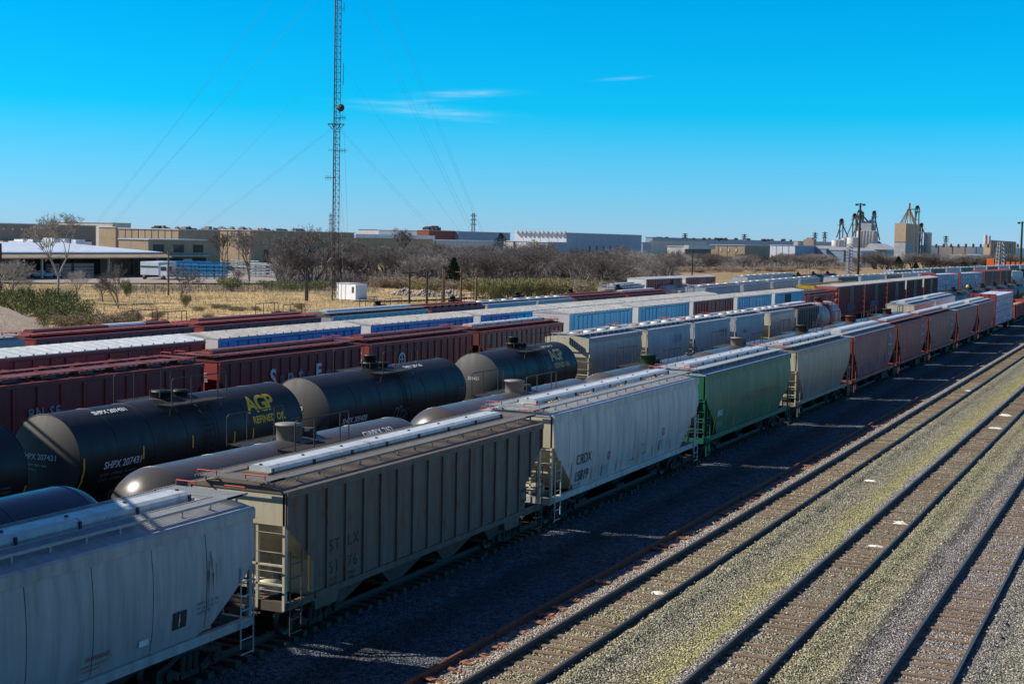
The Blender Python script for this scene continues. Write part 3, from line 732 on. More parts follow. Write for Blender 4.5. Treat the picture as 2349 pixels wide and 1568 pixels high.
o, L = r0.root('lumber_car', 2284, 2324, '', 'freight car', label='centre-beam lumber car stacked with white wrapped bundles at the far end of the front train'); lumber(o, L, 4.9)
o, L = r0.root('gondola_car', 2330, 2368, '', 'freight car', label='rusty open gondola at the right edge behind the wrapped lumber car'); gondola(o, L)
# ---- second row: shiny dusty tank cars
def Yx(x, X, z): return solve_line(x, Vector((X, 0, z)), Vector((X, 100, z)))*100
r1 = rowX(-24.6, 3, 'pressure tank car row', 'tank cars behind the front train')
st = [Yx(275, -27.0, 2.6)-.7 - 16.9, Yx(275, -27.0, 2.6)-.7, Yx(946, -27.0, 2.9)-.6, Yx(1335, -27.0, 2.9)-.5, Yx(1577, -27.0, 2.9)-.5, Yx(1750, -27, 2.9)-.5, Yx(1878, -27, 2.9)-.5, Yx(1979, -27, 2.9)-.5]
st.append(st[-1] + 16.9)
tl = ['dark blue-looking tank car end at the left edge, half hidden by the nearest hopper', 'long shiny brown-grey tank car with a round valve housing, behind the first two hoppers', 'shiny brown-grey tank car beyond the CRDX hopper, a grey lidded dome on top', 'shiny tank car with a green-tinged dome, behind the CRDX and green hoppers', 'shiny tank car behind the dark green hopper, dark dome on top', 'silvery tank car behind the tan-grey hopper', 'silvery tank car with a dark red dome, sixth from the left in its row', 'last silvery tank car before the row ends']
for i in range(8):
    L = st[i+1]-st[i]-1.5
    o, _ = r1.root('tank_car', Vector((-24.6, st[i], 0)), L, '', 'tank car', label=tl[i])
    tankcar(o, L, 1.45, 2.5, 1.15, 'tank_dusty' if i else 'tank_blue', 'can', True, 2 if i < 4 else 1, None, 6, domemat={3: 'dome_green', 5: 'dark_steel', 6: 'rail_red', 7: 'dark_steel'}.get(i, 'grate_dark'), inset=2.2)  # first car's dark blue is shade put into its colour
    if i == 1:
        f = lambda u, v: (1.47*math.cos(.9+v/1.45), u, 2.5+1.47*math.sin(.9+v/1.45)); letters(o, [('t_white', T('GWRX 762', .42, L/2+3.4, .0, f, bold=.01))])
    if i == 2:
        f = lambda u, v: (1.47*math.cos(.9+v/1.45), u, 2.5+1.47*math.sin(.9+v/1.45)); letters(o, [('t_white', T('GWRX 734', .42, L/2+2.6, .0, f, bold=.01))])
# continuing farther right on the same line
r1b = rowI((2096.7, 698, 4.5), (2190, 677, 4.5), 'far right row', 'far cars at the right edge')
for xl, xr, lab in ((2096.7, 2142.5, 'silver-grey covered hopper with cream end, beyond the tank cars at the right'), (2146, 2190, 'silver-grey covered hopper next to the string of black tank cars at the right')):
    o, L = r1b.root('covered_hopper', xl, xr, '', 'freight car', label=lab); hopper(o, L, 4.4, 'round', 'hop_silver', roof='hop_pale', detail=1, endmat='hop_cream')
r1c = rowI((2193, 690, 3.4), (2348, 664, 3.4), 'right edge string', 'black tank cars at the right edge')
for i, (xl, xr) in enumerate([(2193, 2228.5), (2231, 2260), (2263, 2287), (2290, 2312), (2315, 2333), (2336, 2352)]):
    o, L = r1c.root('tank_car', xl, xr, 'black tank car with a platform', 'tank car')
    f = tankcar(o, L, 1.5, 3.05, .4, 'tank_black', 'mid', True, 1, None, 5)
    if i == 1 or i == 0: letters(o, [('t_gold', T('AGP', 1.1, L-6, .2, f, bold=.02, shear=.15))])
# ---- third row: black oil tank cars, then short grey hoppers
r2 = rowX(-31.8, 3.1, 'row of black tank cars', 'black tank cars')
def agp(L, f, off, mat1='t_yellow', mat2='t_yellow'):
    return [(mat1, T('AGP', 1.02, L-off-.45, .7, f, bold=.03, shear=.18, space=.88)), (mat2, T('REFINED OIL', .38, L-off-.3, .26, f, bold=.012, space=1.0))]
y1 = Yx(183, -31.8, 3.1)-.25; e1 = Yx(700, -31.8, 3.1)+.1; y2 = Yx(755, -31.8, 3.1)-.25; e2 = Yx(1073, -31.8, 3.1)+.1; y3 = Yx(1147, -31.8, 3.1)-.25; e3 = Yx(1327, -31.8, 3.1)+.1; e0 = Yx(77, -31.8, 3.1)+.1
o, _ = r2.root('tank_car', Vector((-31.8, e0-14, 0)), 14, '', 'tank car', label='black tank car end with a white data panel and yellow strip, at the left edge')
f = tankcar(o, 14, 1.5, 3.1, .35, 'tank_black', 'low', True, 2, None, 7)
letters(o, [('t_grey', lambda mb: [text(mb, 'SPEC DOT 111A100W1', .1, lambda a, b, k=k: f(12.0+a, -.35-k*.14+b)) for k in range(6)]), ('t_yellow', Bx(13.56, 13.63, -1.3, -.35, f))], 'lettering')
L = e1-y1; ta = L
o, _ = r2.root('tank_car', Vector((-31.8, y1, 0)), L, '', 'tank car', label='black oil tank car lettered SHPX 207431 with a big yellow AGP on its side')
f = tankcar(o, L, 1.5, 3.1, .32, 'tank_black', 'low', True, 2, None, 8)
ef = lambda u, v: (u, .32*(u*u+v*v)/2.25 - .014, 3.1+v)
topf = lambda u, v: (1.515*math.cos(1.12+v/1.5), u, 3.1+1.515*math.sin(1.12+v/1.5))
letters(o, agp(L, f, 3.35) + [('t_white', T('SHPX 207431', .34, 1.4, -.34, f, shear=.15, bold=.008)), ('t_grey', T('LD LMT   210800 LB   95 618 KG', .13, 1.3, -.6, f)), ('t_grey', T('LT WT     72100 LB   32 704 KG', .13, 1.3, -.8, f)),
            ('t_white', T('SHPX 207431', .3, 1.9, .0, topf, bold=.01)), ('t_white', T('SHPX 207431', .26, -.75, .05, ef, bold=.006)), ('t_white', T('CAPY 25871 GAL', .11, -.5, -.18, ef)), ('t_white', T('97 934 L', .11, -.5, -.34, ef)),
            ('t_grey', lambda mb: [text(mb, 'DOT 111A100W1', .085, lambda a, b, k=k: f(L-1.15+a, .15-k*.12+b)) for k in range(5)])] +
           [('t_yellow', Bx(u, u+.075, v0, v1, f)) for u, v0, v1 in ((.42, -1.05, .15), (3.35, -.25, .2), (6.05, -.2, .25), (8.55, -.3, .1), (9.75, -.3, .1), (L-1.45, -.3, .1), (L-.4, -.75, .05))])
L = e2-y2
o, _ = r2.root('tank_car', Vector((-31.8, y2, 0)), L, '', 'tank car', label='plain black tank car lettered SHPX 205420 with a can-shaped dome and white graffiti')
f = tankcar(o, L, 1.5, 3.1, .32, 'tank_black', 'mid', True, 2, None, 7)
def swirl(mb):
    for (u, v, a, q) in ((6.0, -.55, .16, 1.9), (6.35, -.5, .15, 2.0), (6.7, -.6, .2, 1), (7.0, -.75, .16, 1), (5.7, -.85, .18, .8)):
        for i in range(16):
            p, w_ = 2*math.pi*i/16, 2*math.pi*(i+1)/16
            mb.add([f(u+a*math.cos(p), v+a*q*math.sin(p)), f(u+(a+.03)*math.cos(p), v+(a+.03)*q*math.sin(p)), f(u+(a+.03)*math.cos(w_), v+(a+.03)*q*math.sin(w_)), f(u+a*math.cos(w_), v+a*q*math.sin(w_))], [(0,1,2,3)])
letters(o, [('t_white', T('SHPX 205420', .36, 1.35, -.5, f, bold=.008)), ('t_grey', T('LD LMT 210600 LB 95 527 KG', .12, 1.2, -.75, f)), ('t_grey', T('LT WT 72300 LB', .12, 1.2, -.93, f)), ('t_grey', swirl), ('t_white', T('205420', .26, -.45, .15, ef, bold=.006)), ('t_white', T('CAPY 25883', .11, -.4, -.1, ef)),
            ('t_white', T('SHPX 205420', .3, L-5, 0, topf, bold=.008)), ('t_grey', lambda mb: [text(mb, 'DOT 111A100W1', .085, lambda a, b, k=k: f(L-1.1+a, .1-k*.12+b)) for k in range(5)])] + [('t_orange', Bx(u, u+.07, -1.1, -.65, f)) for u in (.35, 3.2, 5.2, 8.3, 10.3, L-.35)])
L = e3-y3
o, _ = r2.root('tank_car', Vector((-31.8, y3, 0)), L, '', 'tank car', label='black oil tank car with a faded yellow AGP, coupled to the grey hoppers')
f = tankcar(o, L, 1.5, 3.1, .32, 'tank_black', 'mid', True, 2, None, 7)
letters(o, agp(L, f, 3.3, 't_gold', 't_gold') + [('t_white', T('TILX 203421', .34, 1.6, -.65, f)), ('t_white', T('203421', .24, -.3, .1, ef)), ('t_white', T('SHPX 205427', .28, L-3.6, 0, topf))] + [('t_orange', Bx(u, u+.07, -.95, -.5, f)) for u in (.35, 3.6, 6.4, 8.6, L-.35)])
r2b = rowI((1351.5, 775.5, 4.5), (1877, 699.5, 4.5), 'short grey hopper row', 'short grey hoppers behind the tank cars')
for xl, xr, mat, style, em, lab, lt in (
    (1351.5, 1471, 'hop_silver', 'round', 'hop_cream', 'shiny grey hopper with cream gabled end and round hatches, beside the AGP tank car', ''),
    (1484, 1582, 'hop_pale', 'round', 'hop_cream', 'pale blue-grey hopper with large faded CRDX initials, second of the short grey hoppers', 'C'),
    (1592, 1673.6, 'hop_pale', 'round', 'hop_pale', 'pale blue-grey hopper with dark initials high at its right end, third short grey hopper', 'D'),
    (1687, 1752, 'hop_pale', 'round', 'hop_pale', 'pale grey hopper with small black numbers, fourth of the short grey hoppers', 'E'),
    (1766, 1823, 'hop_silver', 'round', 'hop_cream', 'shiny silver-grey hopper with cream end posts, fifth of the short grey hoppers', ''),
    (1829, 1877.5, 'hop_stlx', 'rib', 'hop_pale', 'dark ribbed hopper beside the pink-grey tank car', '')):
    o, L = r2b.root('covered_hopper', xl, xr, '', 'freight car', label=lab)
    f = hopper(o, L, 4.42, style, mat, roof='hop_pale' if style == 'round' else 'rail_red', hatch='round' if style == 'round' else 'trough', detail=2 if xl < 1600 else 1, endmat=em, panels=8 if style == 'round' else 9, chutes=2, hatchmat='end_white', deep=1.9 if style == 'round' else 1.2)
    if xl == 1351.5:
        e = MB(); e.prism([(-1.5, 3.6), (1.5, 3.6), (1.5, 4.46), (.5, 4.61), (-.5, 4.61), (-1.5, 4.46)], 'y', -.06, -.01); e.box(-1.45, -1.38, -.1, 0, 2.5, 3.7); e.build('end_gable', MT['hop_cream'], o)
        g = MB()
        for i in range(7): g.bar((.2+.16*i, -.09, 4.5-.1*i), (.2+.16*i, -.09, 4.05-.1*i), .05)
        g.build('end_vent', MT['dark_steel'], o)
    it = {'C': [('t_grey', T('CRDX', .8, L-4.2, 3.3, f)), ('t_grey', T('CRDX', .3, 1.6, 1.9, f)), ('t_grey', T('14207', .3, 1.6, 1.5, f))], 'D': [('t_grey', T('CRDX', .8, L-3.0, 3.2, f, bold=.02)), ('t_black', T('CRDX', .3, 1.6, 2.2, f)), ('t_black', T('14320', .3, 1.6, 1.6, f))], 'E': [('t_black', T('CRDX', .4, 2.0, 3.1, f)), ('t_black', T('12814', .4, 2.0, 2.3, f))]}.get(lt)
    if it: letters(o, it)
o, L = r2b.root('tank_car', 1883, 1930, '', 'tank car', label='pink-grey tank car with a broad dark red belt and red platform railings')
tankcar(o, L, 1.62, 2.95, .5, 'tank_silver', 'can', True, 1, ('hop_maroon', .9), 0, domemat='dark_steel', platmat='rail_red')
# ---- fourth row: maroon hoppers and blue boxcars
r3 = rowX(-41.4, 4.45, 'row of maroon hoppers', 'maroon hoppers behind the black tank cars')
o, L = r3.root('covered_hopper', Vector((-41.4, Yx(466, -41.4, 4.45)-17.6, 0)), 17.6, '', 'freight car', label='maroon hopper lettered BNSF with small square hatches and peeling roof, at the left edge')
f = hopper(o, L, 4.45, 'rib', 'hop_maroon', roof='rail_red', hatch='many', detail=2, walk='rail_red', panels=13, hatchmat='rail_red', chutes=3)
yb0 = Yx(466, -41.4, 4.45)-17.6; ub = Yx(62, -41.4, 3.2)-yb0; uc = Yx(397, -41.4, 3.1)-yb0
f = lambda u, v: (1.564, u, v)
letters(o, [('t_grey', T('BN SF', .62, ub, 3.02, f, bold=.014, space=1.2)), ('t_grey', T('470', .3, ub, 2.6, f)), ('t_grey', lambda mb: (ring(mb, uc, 3.15, .26, .36, f), rect(mb, uc-.035, uc+.035, 2.85, 3.45, f), rect(mb, uc-.3, uc+.3, 3.12, 3.18, f)))])
o, L = r3.root('covered_hopper', 501.5, 826, '', 'freight car', label='maroon hopper with worn white Santa Fe lettering on its ribbed side')
f = hopper(o, L, 4.45, 'rib', 'hop_maroon', roof='rail_red', hatch='trough', detail=2, walk='rail_red', panels=15, hatchmat='rail_red')
f = lambda u, v: (1.564, u, v)
ys0 = Yx(501.5, -41.4, 4.45); UX = lambda x: Yx(x, -41.4, 3.3)-ys0
sw = [(m_, T(c, q_, UX(x), 2.95, f, bold=.035)) for c, x, m_, q_ in (('S', 617, 't_white', 1.2), ('a', 640, 't_faded', 1.05), ('n', 657, 't_grey', 1.15), ('t', 683, 't_grey', 1.15), ('a', 702, 't_faded2', 1.0), ('F', 722, 't_white', 1.2), ('e', 745, 't_faded', 1.05))]
MT['t_faded2'] = flat('t_faded2', (.13,.07,.065)); MT['t_faded'] = flat('t_faded', (.22,.13,.10))
letters(o, sw + [('t_white', T('ATSF', .22, .35, 3.75, lambda u, v: (u, -.012, v))), ('t_white', T('312635', .22, .2, 3.45, lambda u, v: (u, -.012, v)))])
o, L = r3.root('covered_hopper', 849, 1084, '', 'freight car', label='maroon hopper numbered ATSF 303153 with a small round white emblem')
f = hopper(o, L, 4.45, 'rib', 'hop_maroon', roof='rail_red', hatch='trough', detail=2, walk='rail_red', panels=15, hatchmat='rail_red')
f = lambda u, v: (1.564, u, v)
letters(o, [('t_white', T('ATSF', .3, .3, 3.8, lambda u, v: (u, -.012, v))), ('t_white', T('303153', .3, .1, 3.4, lambda u, v: (u, -.012, v))), ('t_white', lambda mb: (ring(mb, 3.6, 3.4, .3, .42, f), rect(mb, 3.56, 3.64, 3.05, 3.75, f), rect(mb, 3.25, 3.95, 3.36, 3.44, f)))])
MT['hop_ribgrey'] = paint('hop_ribgrey', (.20,.14,.125), .6, amt=.4)
o, L = r3.root('covered_hopper', 1101, 1290.8, '', 'freight car', label='dusty brown-grey ribbed hopper with a bright red end post and white hatch covers')
f = hopper(o, L, 4.45, 'rib', 'hop_maroon', roof='rail_red', hatch='trough', detail=2, walk='rail_red', panels=17, hatchmat='hatch', endmat='rail_red')
q = MB()
for i in range(17):
    y = .06 + (L-.12)*(i+.5)/17; wd = (L-.12)/17*.30
    if 1.4 < y < L-1.4: q.box(1.502, 1.535, y-wd, y+wd, 1.3, 4.3)
    else: q.box(1.502, 1.535, y-wd, y+wd, 3.6, 4.3)
q.build('side_panel', MT['hop_ribgrey'], o); letters(o, [('t_white', T('WGR', .26, .2, 3.7, lambda u, v: (u, -.012, v))), ('t_white', T('31068', .26, .1, 3.35, lambda u, v: (u, -.012, v)))])
r3b = Row((-41.4, 0, 5.05), (-41.4, 100, 5.05), 'row of boxcars beyond the maroon hoppers', 'boxcars beyond the maroon hoppers')
k = 0
for xl, xr, mat, lab, od in ((1306, 1449, 'box_sky', 'light blue boxcar with a wide white and blue end, nearest of the light blue boxcars', 0), (1464, 1579.6, 'box_sky', 'light blue boxcar second in line, left of the brown boxcar', 0), (1590, 1681, 'box_brown', 'brown boxcar standing between light blue boxcars', 0), (1691, 1768.5, 'box_sky', 'light blue boxcar just right of the brown boxcar', 0), (1777, 1843.5, 'box_sky', 'light blue boxcar with one side door standing open', 1)):
    o, L = r3b.root('boxcar', xl, xr, '', 'boxcar', label=lab)
    boxcar(o, L, 5.05, mat, 'roof_white', 2, 15, 'end_white', 1, bool(od))
    letters(o, [('t_white', T('BNSF 731145', .3, -.2, 3.2, lambda u, v: (u, -.11, v)))] if mat == 'box_sky' else [])
o, L = r3.root('covered_hopper', 1850, 1914, '', 'freight car', label='low dark red hopper between the open-door blue boxcar and tall brown boxcars')
hopper(o, L, 4.35, 'rib', 'hop_maroon', roof='rail_red', hatch='trough', detail=1, walk='rail_red', hatchmat='rail_red', panels=14)
r3c = rowI((1923.4, 658, 5.1), (2150, 636, 5.1), 'brown boxcar row', 'tall brown boxcars')
for xl, xr in ((1923.4, 1979), (1983.5, 2031), (2035, 2075), (2079, 2115), (2119, 2150)):
    o, L = r3c.root('boxcar', xl, xr, 'tall dark brown ribbed boxcar', 'boxcar')
    boxcar(o, L, 5.1, 'box_brown', 'roof_white', 1, 22, None if r3c.k == 1 else 'end_white' if r3c.k > 3 else None, 1)
    if r3c.k < 3: letters(o, [('wrap_blue', lambda mb: [ring(mb, L*.25 + U(0, L*.4), 1.9+U(-.4, .5), .2, .34, lambda u, v: (1.575, u, v), n=8) for i in range(16)])], 'graffiti')
# ---- fifth row
r4 = rowX(-45.5, 5.05, 'row of boxcars with long white roofs', 'boxcars with long white roofs')
o, L = r4.root('boxcar', Vector((-45.5, Yx(469, -45.5, 5.05)-15.6, 0)), 15.6, '', 'boxcar', label='maroon boxcar with a bright ribbed metal roof at the left edge')
boxcar(o, L, 5.05, 'box_maroon', 'roof_bright', 2, 14)
for xl, xr, lab in ((500, 826, 'deep blue boxcar with a white roof, just right of the maroon boxcar'), (850, 1084, 'deep blue boxcar with a white roof, behind the maroon ATSF hopper'), (1102, 1279, 'deep blue boxcar with a white roof, third of the deep blue ones'), (1292, 1431, 'boxcar of which the long white roof shows behind the first light blue boxcar'), (1441, 1554, 'boxcar of which the white roof shows behind the second light blue boxcar'), (1562, 1644, 'last boxcar with only its white roof showing, behind the brown boxcar')):
    o, L = r4.root('boxcar', xl, xr, '', 'boxcar', label=lab)
    boxcar(o, L, 5.05, 'box_blue', 'roof_white', 2, 16, 'end_white', 1)
    letters(o, [('t_white', T('BNSF 533785', .3, -.3, 3.25, lambda u, v: (u, -.11, v)))])
# ---- sixth row
r5 = Row(at(80, 777, 4.4), at(1527, 668, 4.4), 'sixth row', 'farther row of maroon and grey hoppers')
for xl, xr, mat, rf, hm, hatch, style, lab in (
    (-340, 56, 'hop_grey', 'hop_grey', 'hatch', 'trough', 'round', 'grey hopper end at the left edge beside the embankment'),
    (80, 444, 'hop_maroon', 'box_brown', 'rail_red', 'trough', 'rib', 'maroon hopper with one section of its hatch cover left silver'),
    (466, 735, 'hop_maroon', 'box_brown', 'rail_red', 'trough', 'rib', 'maroon hopper just in front of the dry field, left of the grey one'),
    (762, 981, 'hop_grey', 'hop_stlx', 'hatch', 'trough', 'rib', 'grey hopper with a long pale hatch cover below the white shed'),
    (988, 1111, 'hop_maroon', 'rail_red', 'rail_red', 'many', 'rib', 'maroon hopper with square hatches behind the deep blue boxcars'),
    (1118, 1229, 'hop_silver', 'hop_pale', 'end_white', 'round', 'round', 'grey hopper with white hatches, left one of a pair by the green brush'),
    (1234, 1316, 'hop_silver', 'hop_pale', 'end_white', 'round', 'round', 'grey hopper with white hatches, right one of a pair by the green brush'),
    (1321, 1432.6, 'hop_maroon', 'rail_red', 'rail_red', 'trough', 'rib', 'dark red hopper left of the farthest dark red one'),
    (1440, 1527, 'hop_maroon', 'rail_red', 'hatch', 'trough', 'rib', 'dark red ribbed hopper with a pale hatch, right end of its row')):
    o, L = r5.root('covered_hopper', xl, xr, '', 'freight car', label=lab)
    hopper(o, L, 4.35, style, mat, roof=rf, hatch=hatch, hatchmat=hm, detail=1, walk='grate' if mat != 'hop_maroon' else ('hop_maroon2'), panels=14, endmat='hop_cream' if mat == 'hop_silver' else None)
    if lab.endswith('left silver'):
        s = MB(); s.prism([(-.38, 4.65), (-.38, 4.76), (-.26, 4.83), (.26, 4.83), (.38, 4.76), (.38, 4.65)], 'y', L*.52, L*.76); s.build('hatch_section', MT['hatch'], o)
for xl, xr in ((1531, 1567), (1571, 1604)):
    o, L = r5.root('tank_car', xl, xr, 'grey tank car', 'tank car'); tankcar(o, L, 1.35, 2.5, .6, 'tank_silver', 'low', True, 1, None, 0)
# ---- seventh row: tank cars, platforms show above the hoppers
r6 = Row(at(361, 741, 4.2), at(1312, 674, 4.2), 'field-side tank car row', 'dark tank cars at the edge of the field')
cs = [361, 643, 873, 1043, 1191, 1312]
base = []
for c in cs:
    p = r6.A + (r6.B-r6.A)*r6.t(c); base.append((p - r6.A).dot(r6.d))
for i, c in enumerate(base):
    p = r6.A + r6.d*(c - 7.4)
    o, L = r6.root('tank_car', p, 14.8, 'dark tank car with railed platform', 'tank car', half=0)
    tankcar(o, L, 1.42, 2.8, .5, 'tank_black' if i > 1 else 'hop_brown', 'mid' if i > 1 else 'low', True, 1, None, 0)
for i, (x, y, q) in enumerate(((1415, 663, 4.2), (1545, 652, 4.2))):
    p = at(x, y, q) - r6.d*6
    o, L = r6.root('tank_car', p, 13.5, 'grey tank car', 'tank car', half=0)
    tankcar(o, L, 1.4, 2.8, .5, 'tank_silver' if i else 'tank_black', 'mid', True, 1, None, 0)
# ---- far rows
ra = rowI((1420.5, 659, 4.4), (1475.5, 653, 4.4), 'far rows', 'far rows of cars')
o, L = ra.root('covered_hopper', 1420.5, 1475.5, '', 'freight car', label='pale ribbed hopper left of the two far boxcars with white ends'); hopper(o, L, 4.35, 'rib', 'hop_pale', roof='hop_pale', detail=1, panels=14, hatchmat='hatch', endmat='hop_cream')
rb_ = rowI((1482, 641, 5.1), (1640, 634.5, 5.1), 'far rows', 'far rows of cars')
for xl, xr, lab in ((1482, 1563, 'far dark brown boxcar with a white upper end carrying black numbers'), (1573, 1640, 'far dark brown boxcar at the edge of the brush, right of its twin')):
    o, L = rb_.root('boxcar', xl, xr, '', 'boxcar', label=lab); boxcar(o, L, 5.1, 'box_brown', 'hop_pale', 1, 16, 'end_white', 0)
    letters(o, [('t_black', T('TOWA 880287', .42, -1.3, 4.0, lambda u, v: (u, -.03, v), bold=.01))])
def far(pts, ph, gp, cars):
    rw = rowI(*pts, ph, gp)
    for spec in cars:
        xl, xr, kind, mat, lab = spec
        o, L = rw.root({'h': 'covered_hopper', 'b': 'boxcar', 'l': 'lumber_car', 't': 'tank_car'}[kind], xl, xr, lab, 'boxcar' if kind == 'b' else 'tank car' if kind == 't' else 'freight car')
        if kind == 'h': hopper(o, L, 4.4, 'round', mat, roof='hop_pale' if mat != 'hop_cream' else mat, hatch='round', hatchmat='end_white', detail=1, endmat='hop_pale', walk='hop_pale')
        elif kind == 'b': boxcar(o, L, 5.0, mat, mat, 1, 16, None, 0)
        elif kind == 'l': lumber(o, L, 4.9)
        else: tankcar(o, L, 1.4, 2.8, .5, mat, 'mid', True, 1, None, 0)
far(((1618.7, 660, 4.4), (1883, 636.5, 4.4)), 'long far line of grey hoppers', 'long far line of grey hoppers', [(1618.7, 1697, 'h', 'hop_grey', 'blue-grey hopper'), (1705, 1766, 'h', 'hop_grey', 'blue-grey hopper'), (1773, 1830, 'h', 'hop_grey', 'blue-grey hopper'), (1835, 1880, 'h', 'hop_grey', 'blue-grey hopper')])
far(((1922.6, 637, 4.4), (2141.7, 625.5, 4.4)), 'line before the wrapped lumber', 'far line ending at the wrapped lumber', [(1922.6, 1968, 'h', 'hop_stlx', 'dark grey hopper'), (1975, 2029, 'h', 'hop_grey', 'grey hopper'), (2033, 2068, 'h', 'hop_stlx', 'dark grey hopper'), (2072, 2105, 'h', 'hop_grey', 'grey hopper'), (2109, 2140, 'h', 'hop_grey', 'grey hopper')])
far(((2146, 627.5, 5), (2320, 619.5, 5)), 'far line with wrapped lumber', 'far line with wrapped lumber', [(2146, 2199, 'l', '', 'white wrapped lumber load'), (2203, 2254, 'l', '', 'white wrapped lumber load'), (2257, 2292, 'b', 'box_brown', 'dark brown boxcar'), (2295, 2319, 'b', 'box_brown', 'dark brown boxcar'), (2322, 2346, 'h', 'hop_pale', 'pale grey hopper')])
far(((1714, 636, 4.4), (1823, 628.5, 4.4)), 'pair behind the long far line', 'pair behind the long far line', [(1714, 1769, 'h', 'hop_pale', 'pale hopper'), (1772, 1823, 'h', 'hop_grey', 'grey hopper')])
far(((1830, 640, 3.4), (1960, 632, 3.4)), 'line by the far field', 'low dark tank cars at the far field edge', [(1830, 1862, 't', 'tank_black', 'low dark tank car'), (1866, 1895, 't', 'tank_black', 'low dark tank car'), (1899, 1926, 't', 'tank_black', 'low dark tank car')])
far(((2050, 621.5, 4.4), (2340, 609, 4.4)), 'farthest line of hoppers', 'farthest line of hoppers', [(x, x+w_, 'h', 'hop_grey' if i % 2 else 'hop_stlx', 'distant grey hopper') for i, (x, w_) in enumerate([(2050, 42), (2095, 37), (2135, 33), (2171, 30), (2204, 28), (2235, 26), (2264, 24), (2291, 22), (2316, 21), (2340, 20)])])
# yellow flat car with stake racks
ry = rowI((1868, 660, 3.8), (1965, 648, 3.8), 'yard', 'far rows of cars')
o, L = ry.root('rack_flatcar', 1868, 1965, '', 'freight car', label='yellow open-framed rack car behind the tall brown boxcars')
b = MB()
for s in (-1, 1):
    b.box(*sorted((s*1.3, s*1.45)), 0, L, 3.9, 4.15)
    for i in range(23): b.box(*sorted((s*1.3, s*1.42)), L*i/22-.06, L*i/22+.06, 1.2, 3.95)
b.box(-1.4, 1.4, 0, .15, 3.6, 4.15); b.build('rack', MT['yellow'], o); b = MB(); b.box(-1.4, 1.4, 0, L, 1.0, 1.2); b.build('deck', MT['under'], o); add_trucks(o, L, 2, False)
# ------------------------------------------------------------------ ground, tracks
def posco(n):
    g = N(n, 'ShaderNodeNewGeometry'); return g.outputs['Position']
def ground_mat(name, base, stops=None, x0=-21, x1=0, sc=1.0, bump=.9, stone=.55, dry=None):
    m, n, b = newmat(name); co = posco(n)
    big = noise(n, co, (.3,.3,.3), 1, 4); mid = noise(n, co, (1,1,1), 1.6, 4); fine = noise(n, co, (1,1,1), 9*sc, 3, .7)
    if stops:
        s = N(n, 'ShaderNodeSeparateXYZ'); n.links.new(co, s.inputs[0])
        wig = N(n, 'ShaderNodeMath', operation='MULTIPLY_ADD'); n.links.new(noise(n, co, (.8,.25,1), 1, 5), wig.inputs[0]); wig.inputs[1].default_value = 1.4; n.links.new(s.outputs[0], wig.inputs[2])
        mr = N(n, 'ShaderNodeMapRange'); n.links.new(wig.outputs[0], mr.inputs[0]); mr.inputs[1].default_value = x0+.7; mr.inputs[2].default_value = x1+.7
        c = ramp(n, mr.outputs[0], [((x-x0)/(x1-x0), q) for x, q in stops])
    else: c = mix(n, ramp(n, big, [(.35,(0,0,0)),(.65,(1,1,1))]), tuple(base[0]), tuple(base[1]))
    c = mix(n, 1.0, c, ramp(n, mid, [(.25,(.72,)*3),(.7,(1.1,)*3)]), 'MULTIPLY')
    sp2 = noise(n, co, (1,1,1), 5.5*sc, 4, .8)
    c = mix(n, 1.0, c, ramp(n, sp2, [(.36,(.32,)*3),(.47,(.85,)*3),(.66,(1.15,)*3)]), 'MULTIPLY') if sc > .8 else c
    vo = N(n, 'ShaderNodeTexVoronoi'); vo.inputs['Scale'].default_value = 17*sc; mp = N(n, 'ShaderNodeMapping'); n.links.new(co, mp.inputs[0]); n.links.new(mp.outputs[0], vo.inputs[0])
    sv = N(n, 'ShaderNodeSeparateColor'); n.links.new(vo.outputs['Color'], sv.inputs[0])
    c = mix(n, 1.0, c, ramp(n, sv.outputs[0], [(0,(max(0,1-stone*1.3),)*3),(.4,(1,)*3),(1,(1+stone*1.4,)*3)]), 'MULTIPLY')
    n.links.new(c, b.inputs['Base Color']); b.inputs['Roughness'].default_value = .9; b.inputs['Specular IOR Level'].default_value = .2
    bp = N(n, 'ShaderNodeBump'); bp.inputs['Strength'].default_value = bump; bp.inputs['Distance'].default_value = .16
    h = N(n, 'ShaderNodeMath', operation='SUBTRACT'); n.links.new(fine, h.inputs[0]); n.links.new(vo.outputs['Distance'], h.inputs[1])
    n.links.new(h.outputs[0], bp.inputs['Height']); n.links.new(bp.outputs[0], b.inputs['Normal'])
    return m
pink, olive, moss, grey, dark = (.38,.34,.30), (.25,.235,.15), (.36,.34,.15), (.17,.175,.18), (.10,.095,.085)
MT['ballast'] = ground_mat('ballast', None, [(-20.6, (.12,.14,.17)), (-19.4, (.13,.15,.185)), (-18.7, (.07,.073,.08)), (-18.1, (.09,.095,.105)), (-17.4, (.12,.14,.17)), (-16.3, (.15,.16,.175)), (-15.6, pink), (-14.9, (.40,.36,.29)), (-14.3, (.36,.31,.19)), (-13.2, (.34,.31,.19)), (-12.6, (.36,.33,.22)), (-12.0, (.34,.31,.22)), (-11.6, (.36,.335,.19)), (-11.0, (.37,.345,.15)), (-10.65, (.37,.345,.15)), (-10.3, (.36,.34,.30)), (-9.6, (.30,.26,.18)), (-8.6, (.33,.285,.19)), (-8.0, (.36,.33,.18)), (-7.2, (.33,.30,.20)), (-6.85, (.18,.165,.14)), (-6.5, (.32,.285,.26)), (-4.6, (.31,.275,.25)), (-3.6, (.36,.33,.25)), (-1, (.34,.31,.22))])  # shade put into colours: bluish lane beside the train, darker shoulder by the last track
MT['yard'] = ground_mat('yard', ((.15,.155,.17), (.11,.113,.12)), sc=1.0)
